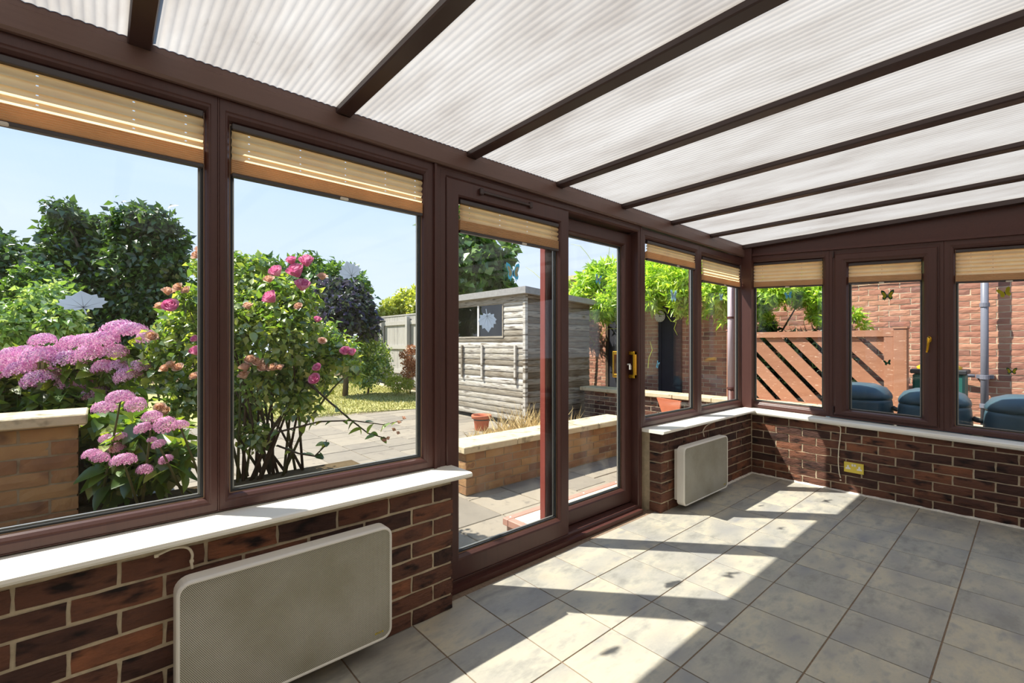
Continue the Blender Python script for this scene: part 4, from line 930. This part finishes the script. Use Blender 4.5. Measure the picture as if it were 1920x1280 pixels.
# --- wisteria and ivy
def YB(lst, yy, jit=.3):
    out = []
    for px, py, r in lst:
        p = on_y(px, py, yy + RND.uniform(-jit, jit)); d = (p - CAM).dot(FWD); out.append((p, r * d / F_PX))
    return out
def vine(name, blobs, n, size, label, stems, drop=0):
    c = blobs[0][0]; t = empty(name, (c.x, c.y, GZ), label, 'climbing plant', 'climbing plants on the brick wall')
    vq = [crown(blobs, n, size, .35, up=.3, width=.34)]
    stuff_part('foliage', merge(*vq), M_WIST, t)
    b = MB()
    for s in stems: b.tube(s, [.03] + [.02] * (len(s) - 2) + [.008], 6)
    b.build('stem', M_BARK, t, smooth=True); return t
W1 = YB([(1085, 560, 24), (1105, 540, 30), (1125, 520, 26), (1150, 535, 34), (1180, 530, 40), (1215, 525, 40), (1245, 520, 40), (1280, 525, 40), (1315, 530, 36), (1350, 540, 34), (1385, 550, 28), (1135, 575, 26), (1090, 590, 14), (1170, 590, 18), (1225, 565, 18), (1280, 565, 22), (1300, 590, 12), (1345, 575, 18), (1140, 500, 14), (1110, 505, 10), (1365, 600, 9), (1050, 540, 18)], 7.35)
w1 = vine('wisteria', W1, 15000, .13, 'bright green wisteria spilling over the brick wall', [[(-3.3, 7.9, GZ), (-3.3, 7.85, 1.2), (-3.1, 7.7, 2.3), (-2.5, 7.5, 2.5)], [(-4.6, 7.9, GZ), (-4.55, 7.85, 1.4), (-4.5, 7.6, 2.4)]])
b = MB()
for px, py, pts in ((1108, 487, [(-8, -12), (-20, -26), (-38, -30)]), (1140, 490, [(2, -18), (4, -38)]), (1085, 590, [(0, 15), (8, 30), (22, 42), (30, 55), (24, 62)]), (1160, 616, [(-20, 0), (-30, 6), (-36, 18)]), (1150, 580, [(6, 12), (16, 20), (22, 32)]), (1250, 590, [(8, 12), (18, 14), (14, 26), (20, 38)]), (1215, 690, [(2, -20), (8, -34), (4, -50)]), (1040, 540, [(-20, -12), (-40, -30), (-55, -40)])):
    q = [on_y(px, py, 7.2)] + [on_y(px + a, py + c_, 7.2) for a, c_ in pts]; b.tube(q, [.0055] * (len(q) - 1) + [.003], 5)
b.build('tendrils', M_YSH, w1, kind='stuff')
W2 = YB([(1425, 545, 30), (1460, 540, 32), (1500, 540, 32), (1535, 555, 26), (1425, 580, 18), (1440, 605, 12), (1530, 590, 12), (1545, 605, 9), (1570, 580, 16), (1600, 590, 10), (1620, 610, 6), (1410, 560, 25)], 7.4, .2)
vine('ivy', W2, 6000, .10, 'glossy green climber behind the diagonal board panel', [[(-.9, 7.9, GZ), (-.85, 7.8, 1.2), (-.4, 7.6, 1.9)]])

tree('gap_shade_hedge', YB([(1420, 650, 30), (1450, 690, 34), (1490, 655, 30), (1520, 700, 34), (1560, 680, 30), (1590, 720, 28), (1430, 720, 30), (1480, 730, 30), (1540, 640, 22), (1440, 625, 20)], 7.35, .12), 9000, .07, M_HEDGE, 'hedge glimpsed through the gaps of the diagonal boards, leaves painted dark as shade', 'hedge', 'shrubs by the brick wall', r0=.03, shell=.1)  # greenery added to darken the board gaps, shade painted in its leaves

# --- rose bush
rose = empty('rose_bush', (-1.68, .9, .38), 'tall rose bush with pink and faded blooms outside the second window', 'rose bush')
RB = PB([(470, 545, 42), (520, 555, 46), (455, 600, 60), (535, 620, 62), (600, 640, 46), (640, 660, 36), (360, 560, 30), (350, 600, 40), (325, 640, 46), (300, 690, 36), (400, 640, 60), (420, 700, 60), (510, 700, 60), (590, 700, 44), (372, 500, 16), (450, 500, 26), (485, 500, 24), (560, 560, 40), (660, 690, 22), (370, 720, 50), (450, 760, 45), (560, 750, 36), (420, 800, 34), (340, 760, 40), (480, 820, 26)], 3.15, .22)
stuff_part('foliage', crown(RB, 13500, .046, .2, up=.6, width=.68), M_ROSEL, rose)
bases = [(-1.62, .66), (-1.70, .78), (-1.60, .86), (-1.72, .95), (-1.65, 1.02), (-1.58, .74), (-1.75, .70), (-1.62, .95)]
for i in range(30):
    bx, by = bases[i % 8]; c, r = RB[i % len(RB)]; p0 = Vector((bx + RND.uniform(-.05, .05), by + RND.uniform(-.07, .07), .36)); c = c + Vector((RND.uniform(-.5, .5) * r, RND.uniform(-.5, .5) * r, RND.uniform(0, .6) * r))
    m1 = p0.lerp(c, .35) + Vector((0, 0, .12)); m2 = p0.lerp(c, .7) + Vector((0, 0, .08))
    MB().tube([p0, m1, m2, c], [.011, .008, .006, .003], 6).build('stem', M_STEMD if i % 3 else M_STEM, rose, smooth=True)
b = MB()
sp1 = [at(500, 815, 3.05), at(560, 800, 3.0), at(600, 790, 2.95), at(660, 788, 2.9), at(720, 796, 2.85), at(755, 788, 2.85)]; sp2 = [at(575, 715, 3.05), at(620, 755, 3.0), at(655, 785, 2.92), at(690, 812, 2.88), at(725, 822, 2.85)]; sp3 = [at(520, 835, 3.05), at(560, 850, 3.0), at(590, 855, 2.95), at(610, 835, 2.9), at(612, 825, 2.9)]
for s in (sp1, sp2, sp3): MB().tube(s, [.007, .006, .005, .004, .003, .002][:len(s)], 6).build('stem', M_STEMD, rose, smooth=True)
def one_leaf(name, L_, W_, mat, curl=.12, notch=True):
    vs_ = []; fs = []; n = 6
    for i in range(n + 1):
        t_ = i / n; w = W_ * math.sin(math.pi * t_ ** .8) ** .8 if 0 < t_ < 1 else 0; z = -curl * L_ * t_ * t_
        vs_ += [(t_ * L_, -w / 2, z + w * .16), (t_ * L_, 0, z), (t_ * L_, w / 2, z + w * .16)]
    for i in range(n):
        a = i * 3; fs += [(a, a + 3, a + 4, a + 1), (a + 1, a + 4, a + 5, a + 2)]
    return make_mesh(name, vs_, fs, mat, True)
LEAF_R = [one_leaf('rose_leaf_%d' % i, .055 + .01 * i, .036 + .004 * i, M_ROSEL, .1 + .1 * i) for i in range(3)]
LEAF_H = [one_leaf('hydrangea_leaf_%d' % i, .105 + .02 * i, .068 + .01 * i, M_HYDL, .15 + .12 * i) for i in range(3)]
def leaf_part(parent, meshes, p): link_mesh('leaf', RND.choice(meshes), parent, p, (RND.uniform(-.7, .7), RND.uniform(-.3, .9), RND.uniform(0, 6.28)), [RND.uniform(.8, 1.15)] * 3)
for i in range(210):
    c, r = RB[RND.randrange(len(RB))]; to = (CAM - c).normalized(); u = Vector(unit(1)[0]); d = (to * .9 + u).normalized(); leaf_part(rose, LEAF_R, c + d * r * RND.uniform(.75, 1.05))
for sp in (sp1, sp2, sp3):
    for k_ in range(len(sp) - 1):
        for t_ in (.1, .4, .7): leaf_part(rose, LEAF_R, sp[k_].lerp(sp[k_ + 1], t_))
def rose_mesh(name, R_, mat, seed, loose=0):
    r = random.Random(seed); vs_ = []; fs = []
    for layer in range(4):
        k_ = (3, 5, 6, 7)[layer]; rad = R_ * (.22, .5, .78, 1.0)[layer]; tall = R_ * (1.75, 1.7, 1.5, 1.25)[layer]; op = (.0, .06, .16, .35 + loose)[layer]
        for i in range(k_):
            a0 = 2 * math.pi * (i + r.random() * .4) / k_ + layer; wd = 2 * math.pi / k_ * .72; b0 = len(vs_)
            for j in range(4):
                for s in range(5):
                    t_ = j / 3; a = a0 + (s / 4 - .5) * 2 * wd * (1 - .25 * t_ * t_)
                    rr = rad * (.35 + .65 * math.sin(min(1, t_ * 1.1) * math.pi / 2)) + op * R_ * .35 * t_ ** 3
                    z = tall * (t_ - .35) - op * R_ * .3 * t_ ** 4 - abs(s - 2) * .05 * R_ * t_
                    vs_.append((rr * math.cos(a), rr * math.sin(a), z + r.uniform(-.02, .02) * R_))
            for j in range(3):
                for s in range(4): q = b0 + j * 5 + s; fs.append((q, q + 1, q + 6, q + 5))
    return make_mesh(name, vs_, fs, mat, True)
ROSES = [rose_mesh('rose_head_%d' % i, .040, M_ROSEF, 3 + i) for i in range(3)]; FADED = [rose_mesh('faded_head_%d' % i, .026, M_ROSEO, 30 + i, .6) for i in range(3)]
def bloom(parent, meshes, px, py, d, s, name): 
    link_mesh(name, RND.choice(meshes), parent, at(px, py, d), (RND.uniform(.3, 1.0), RND.uniform(-.4, .4), RND.uniform(0, 6.28) * 0 + YAW + RND.uniform(-.5, .5)), (s, s, s))
for px, py, s in ((322, 576, 1.0), (519, 511, .9), (556, 511, 1.15), (567, 537, 1.0), (575, 492, .95), (509, 560, 1.0), (547, 490, .7), (592, 712, .8), (596, 690, .6), (660, 662, .6), (369, 660, .8), (366, 636, .5), (648, 660, .7), (595, 600, .5)): bloom(rose, ROSES, px, py, 2.80, s * 1.05, 'bloom')
for px, py, s in ((335, 540, 1), (315, 548, 1.1), (350, 545, .9), (300, 575, 1), (285, 632, 1), (320, 685, 1), (310, 692, 1), (335, 690, 1), (365, 706, .9), (460, 690, 1.1), (470, 675, 1), (484, 680, 1), (495, 690, 1.1), (512, 690, 1), (458, 705, 1.1), (505, 525, 1), (465, 575, 1), (525, 690, .8), (300, 765, 1), (310, 772, 1), (575, 485, .9), (604, 520, 1), (560, 575, .8), (604, 640, .8), (375, 470, 1), (370, 480, 1)): bloom(rose, FADED, px, py, 2.83, s, 'faded_bloom')
for px, py in ((757, 784), (748, 792), (738, 806), (746, 812), (728, 822), (720, 826)): link_mesh('faded_bloom', FADED[0], rose, at(px, py, 2.85), (.5, .2, RND.random() * 6), (.45, .45, .45))

# --- hydrangeas
def mophead(name, R_, seed):
    r = random.Random(seed); vs_ = []; fs = []; n = 110
    for i in range(n):
        z = 1 - 1.25 * (i + .5) / n; a = i * 2.39996; q = math.sqrt(max(0, 1 - z * z)); d = Vector((q * math.cos(a), q * math.sin(a), z * .62)); p = d * R_ * r.uniform(.92, 1.06)
        nrm = d.normalized(); u = nrm.orthogonal().normalized(); w = nrm.cross(u); s = R_ * .155; rot = r.random() * 6.28
        for k_ in range(4):
            a1 = rot + k_ * math.pi / 2; e1 = u * math.cos(a1) + w * math.sin(a1); e2 = nrm.cross(e1); b0 = len(vs_)
            vs_ += [p, p + e1 * s * .65 + e2 * s * .42 + nrm * s * .12, p + e1 * s * 1.05 + nrm * s * .05, p + e1 * s * .65 - e2 * s * .42 + nrm * s * .12]; fs.append((b0, b0 + 1, b0 + 2, b0 + 3))
    return make_mesh(name, vs_, fs, M_HYDF)
MOP = [mophead('mophead_%d' % i, 1.0, 5 + i) for i in range(3)]
def hydrangea(label, heads, depth, blobs, nleaf, base, nparts):
    t = empty('hydrangea', base, label, 'hydrangea', 'pink hydrangeas by the planter wall')
    bl = PB(blobs, depth + .06, .14)
    stuff_part('foliage', crown(bl, nleaf, .10, .2, up=.9, width=.66), M_HYDL, t)
    for i in range(nparts):
        c, r = bl[RND.randrange(len(bl))]; d = ((CAM - c).normalized() * .9 + Vector(unit(1)[0])).normalized(); leaf_part(t, LEAF_H, c + d * r * RND.uniform(.8, 1.05))
    for i, (px, py, r) in enumerate(heads):
        d = depth + RND.uniform(-.12, .06) - (.06 if depth > 3 else .24); p = at(px, py, d); s = r * d / F_PX
        link_mesh('flower_head', RND.choice(MOP), t, p, (RND.uniform(-.1, .45), RND.uniform(-.25, .25), YAW + RND.uniform(-.6, .6)), (s, s, s * RND.uniform(1.05, 1.4)))
        if i % 3 == 0 and (depth > 3 or px > 215):
            g = Vector((p.x, p.y, base[2])).lerp(Vector(base), .3) + (p - CAM).normalized() * .25 + Vector((RND.uniform(-.3, .3), RND.uniform(-.3, .3), .05)); MB().tube([g, g.lerp(p, .6) + (p - CAM).normalized() * .05, p - Vector((0, 0, s * .2))], [.008, .006, .004], 6).build('stem', M_STEM, t, smooth=True)
    return t
hydrangea('broad pink hydrangea filling the raised bed behind the planter wall', [(80, 640, 20), (130, 645, 20), (165, 642, 24), (192, 640, 26), (222, 624, 30), (248, 622, 24), (277, 634, 18), (20, 668, 20), (45, 662, 18), (75, 672, 28), (105, 672, 28), (132, 678, 28), (58, 684, 25), (12, 690, 25), (42, 694, 25), (170, 664, 22), (214, 660, 22), (224, 690, 20), (195, 690, 19), (75, 714, 27), (128, 720, 21), (156, 713, 24), (240, 706, 22), (178, 739, 24), (5, 735, 12), (-20, 700, 25), (-30, 670, 25), (100, 700, 18), (262, 690, 18)], 3.2,
          [(30, 720, 50), (90, 730, 50), (150, 740, 50), (200, 720, 46), (240, 680, 34), (60, 690, 30), (120, 700, 36), (180, 690, 40), (20, 770, 40), (100, 780, 40), (280, 670, 30), (-30, 720, 50), (220, 760, 40), (40, 750, 40), (140, 760, 40), (0, 750, 40), (70, 760, 30)], 2400, (-2.75, -.25, .78), 130)
hydrangea('smaller pink hydrangea at the end of the planter wall', [(226, 748, 22), (196, 766, 19), (255, 760, 17), (285, 782, 16), (270, 803, 16), (311, 798, 19), (338, 797, 14), (198, 822, 11), (224, 820, 12), (220, 840, 14), (172, 852, 15), (187, 858, 15), (232, 864, 20), (311, 862, 12), (271, 881, 13), (298, 833, 12), (285, 825, 8)], 2.6,
          [(210, 800, 34), (250, 820, 38), (300, 830, 34), (200, 850, 34), (250, 860, 38), (310, 870, 30), (220, 890, 30), (280, 890, 30), (340, 840, 22), (185, 830, 20), (240, 785, 24), (300, 815, 26)], 1100, (-1.62, .22, .38), 110)

# --- straw, grass
def blades(n, area, h, mat, name, parent, wid=.006, lean=.5, z=GZ):
    (x0, x1), (y0, y1) = area; p = np.stack([RNG.uniform(x0, x1, n), RNG.uniform(y0, y1, n), np.full(n, z)], 1); ax = np.stack([RNG.normal(0, lean, n), RNG.normal(0, lean, n), np.ones(n)], 1)
    V, Q = leaf_arrays(p, ax, unit(n), h * (.4 + .8 * RNG.random(n)), wid / h * 1.6, .02, .1); return stuff_part(name, (V, Q), mat, parent)
t = empty('dry_grass', (-2.6, 4.2, GZ), 'straw-coloured dry grass growing at the foot of the shed', 'grass', kind='stuff')
blades(2200, ((-3.5, -2.15), (3.9, 5.0)), .20, M_STRAW, 'grass_stems', t, .007, .8); blades(500, ((-3.3, -2.3), (4.2, 5.0)), .48, M_STRAW, 'tall_stems', t, .008, .55)
t = empty('lawn_grass', (-9, 4.5, GZ), 'short grass blades covering the lawn', 'grass', kind='stuff')
blades(24000, ((-14, -6.8), (2.2, 6.6)), .05, M_GRASS, 'grass_blades', t, .012, .6, GZ + .01)

# ------------------------------------------------------------------ window stickers
MAPLE = [(.0, -.34), (.04, -.36), (.22, -.44), (.26, -.34), (.48, -.36), (.46, -.22), (.64, -.04), (.54, .02), (.56, .18), (.40, .18), (.38, .38), (.24, .34), (.0, .60), (-.24, .34), (-.38, .38), (-.40, .18), (-.56, .18), (-.54, .02), (-.64, -.04), (-.46, -.22), (-.48, -.36), (-.26, -.34), (-.22, -.44), (-.04, -.36)]
def rot2(p, a): return (p[0] * math.cos(a) - p[1] * math.sin(a), p[0] * math.sin(a) + p[1] * math.cos(a))
def stick_M(p, axis):
    if axis == 'x': return lambda a, z, h: Vector((p.x + h, p.y + a, p.z + z))
    return lambda a, z, h: Vector((p.x + a, p.y - h - KX * -a, p.z + z))
def maple(px, py, size, ang, label, x=FX - .0345, sq=1.0):
    p = on_x(px, py, x); M = stick_M(p, 'x'); t = empty('leaf_sticker', p, label, 'sticker', 'white maple leaf stickers on the glass')
    pts = [rot2((a * size, b_ * size * sq), ang) for a, b_ in MAPLE]; MB().prism(pts, 0, .0012, M).build('leaf_blade', M_STICK, t)
    b = MB()
    for tip in (6, 12, 18, 10, 14, 4, 20):
        e_ = rot2((MAPLE[tip][0] * size * .8, MAPLE[tip][1] * size * .8 * sq), ang); o_ = rot2((0, -.28 * size * sq), ang); nx, ny = e_[1] - o_[1], -(e_[0] - o_[0]); l = math.hypot(nx, ny) or 1; w = .0007
        b.prism([(o_[0] + nx / l * w, o_[1] + ny / l * w), (o_[0] - nx / l * w, o_[1] - ny / l * w), e_], .0012, .0016, M)
    b.build('veins', M_VEIN, t, kind='stuff')
    b = MB(); s0 = rot2((0, -.30 * size * sq), ang); s1 = rot2((.04 * size, -.66 * size * sq), ang); w = .0022
    b.prism([(s0[0] - w, s0[1]), (s0[0] + w, s0[1]), (s1[0] + w, s1[1]), (s1[0] - w, s1[1])], 0, .0012, M); b.build('stalk', M_STICK, t)
maple(155, 566, .098, .12, 'white maple leaf sticker on the window nearest the camera', sq=.62)
maple(656, 508, .085, .35, 'white maple leaf sticker on the window with the roses', sq=.9)
maple(914, 602, .105, math.pi + .1, 'white maple leaf sticker hanging stalk-up on the sliding door')
WING = [(.02, -.05), (.05, .10), (.22, .42), (.42, .50), (.46, .36), (.38, .12), (.30, .0), (.36, -.18), (.30, -.36), (.22, -.30), (.20, -.46), (.14, -.30), (.05, -.20)]
def butterfly(p, axis, size, ang, m_out, m_in, label, fold=1.0):
    M = stick_M(p, axis); t = empty('butterfly_sticker', p, label, 'sticker', 'butterfly stickers on the glass')
    for sg in (1, -1):
        pts = [rot2((a * sg * size * fold, b_ * size), ang) for a, b_ in WING]; w = MB().prism(pts, 0, .0012, M).build('wing', m_out, t)
        cx, cy = .22, .06
        pin = [rot2(((cx + (a - cx) * .66) * sg * size * fold, (cy + (b_ - cy) * .62) * size), ang) for a, b_ in WING]; MB().prism(pin, .0012, .0018, M).build('wing_panel', m_in, w)
    bp = [rot2((a * size, b_ * size), ang) for a, b_ in ((-.025, -.2), (.025, -.2), (.03, .1), (0, .16), (-.03, .1))]; MB().prism(bp, .0012, .0024, M).build('body', M_BODY, t)
GX = FX - .0345; GD = FX - .1095
butterfly(on_x(962, 511, GX), 'x', .115, .05, M_BLUEW, M_CREAMW, 'large blue and cream butterfly sticker on the sliding door')
butterfly(on_x(1122, 524, GD), 'x', .075, -.15, M_BLUEW, M_CREAMW, 'small blue butterfly sticker on the right-hand door panel')
butterfly(on_x(1263, 555, GX), 'x', .110, .0, M_CREAMW2, M_CREAMW2, 'pale blue butterfly sticker high in the window right of the door')
butterfly(on_x(1233, 684, GX), 'x', .065, -.5, M_BLUEW, M_CREAMW2, 'small blue butterfly sticker low in the window right of the door', .6)
butterfly(on_x(1352, 557, GX), 'x', .075, .0, M_CREAMW2, M_CREAMW2, 'tiny pale butterfly sticker in the window by the corner')
def fy(px, py): 
    d = pix_ray(px, py); t_ = (4.972 + KX * CAM.x + .0345 - CAM.y) / (d.y - KX * d.x); return CAM + d * t_
butterfly(fy(1478, 554), 'y', .075, .1, M_BLUEW, M_BLUEW, 'blue butterfly sticker on the far window at the corner')
butterfly(fy(1664, 554), 'y', .098, 0, M_GREENW, M_YELW, 'green and yellow butterfly sticker on the casement glass')
butterfly(fy(1664, 680), 'y', .05, .2, M_GREENW, M_GREENW, 'small dark green butterfly sticker low on the casement glass', 1.1)
butterfly(fy(1884, 549), 'y', .078, .3, M_YELW, M_YELW, 'yellow butterfly sticker high on the far right window')
butterfly(fy(1897, 696), 'y', .055, 0, M_GREENW, M_YELW, 'small green butterfly sticker low on the far right window', 1.1)
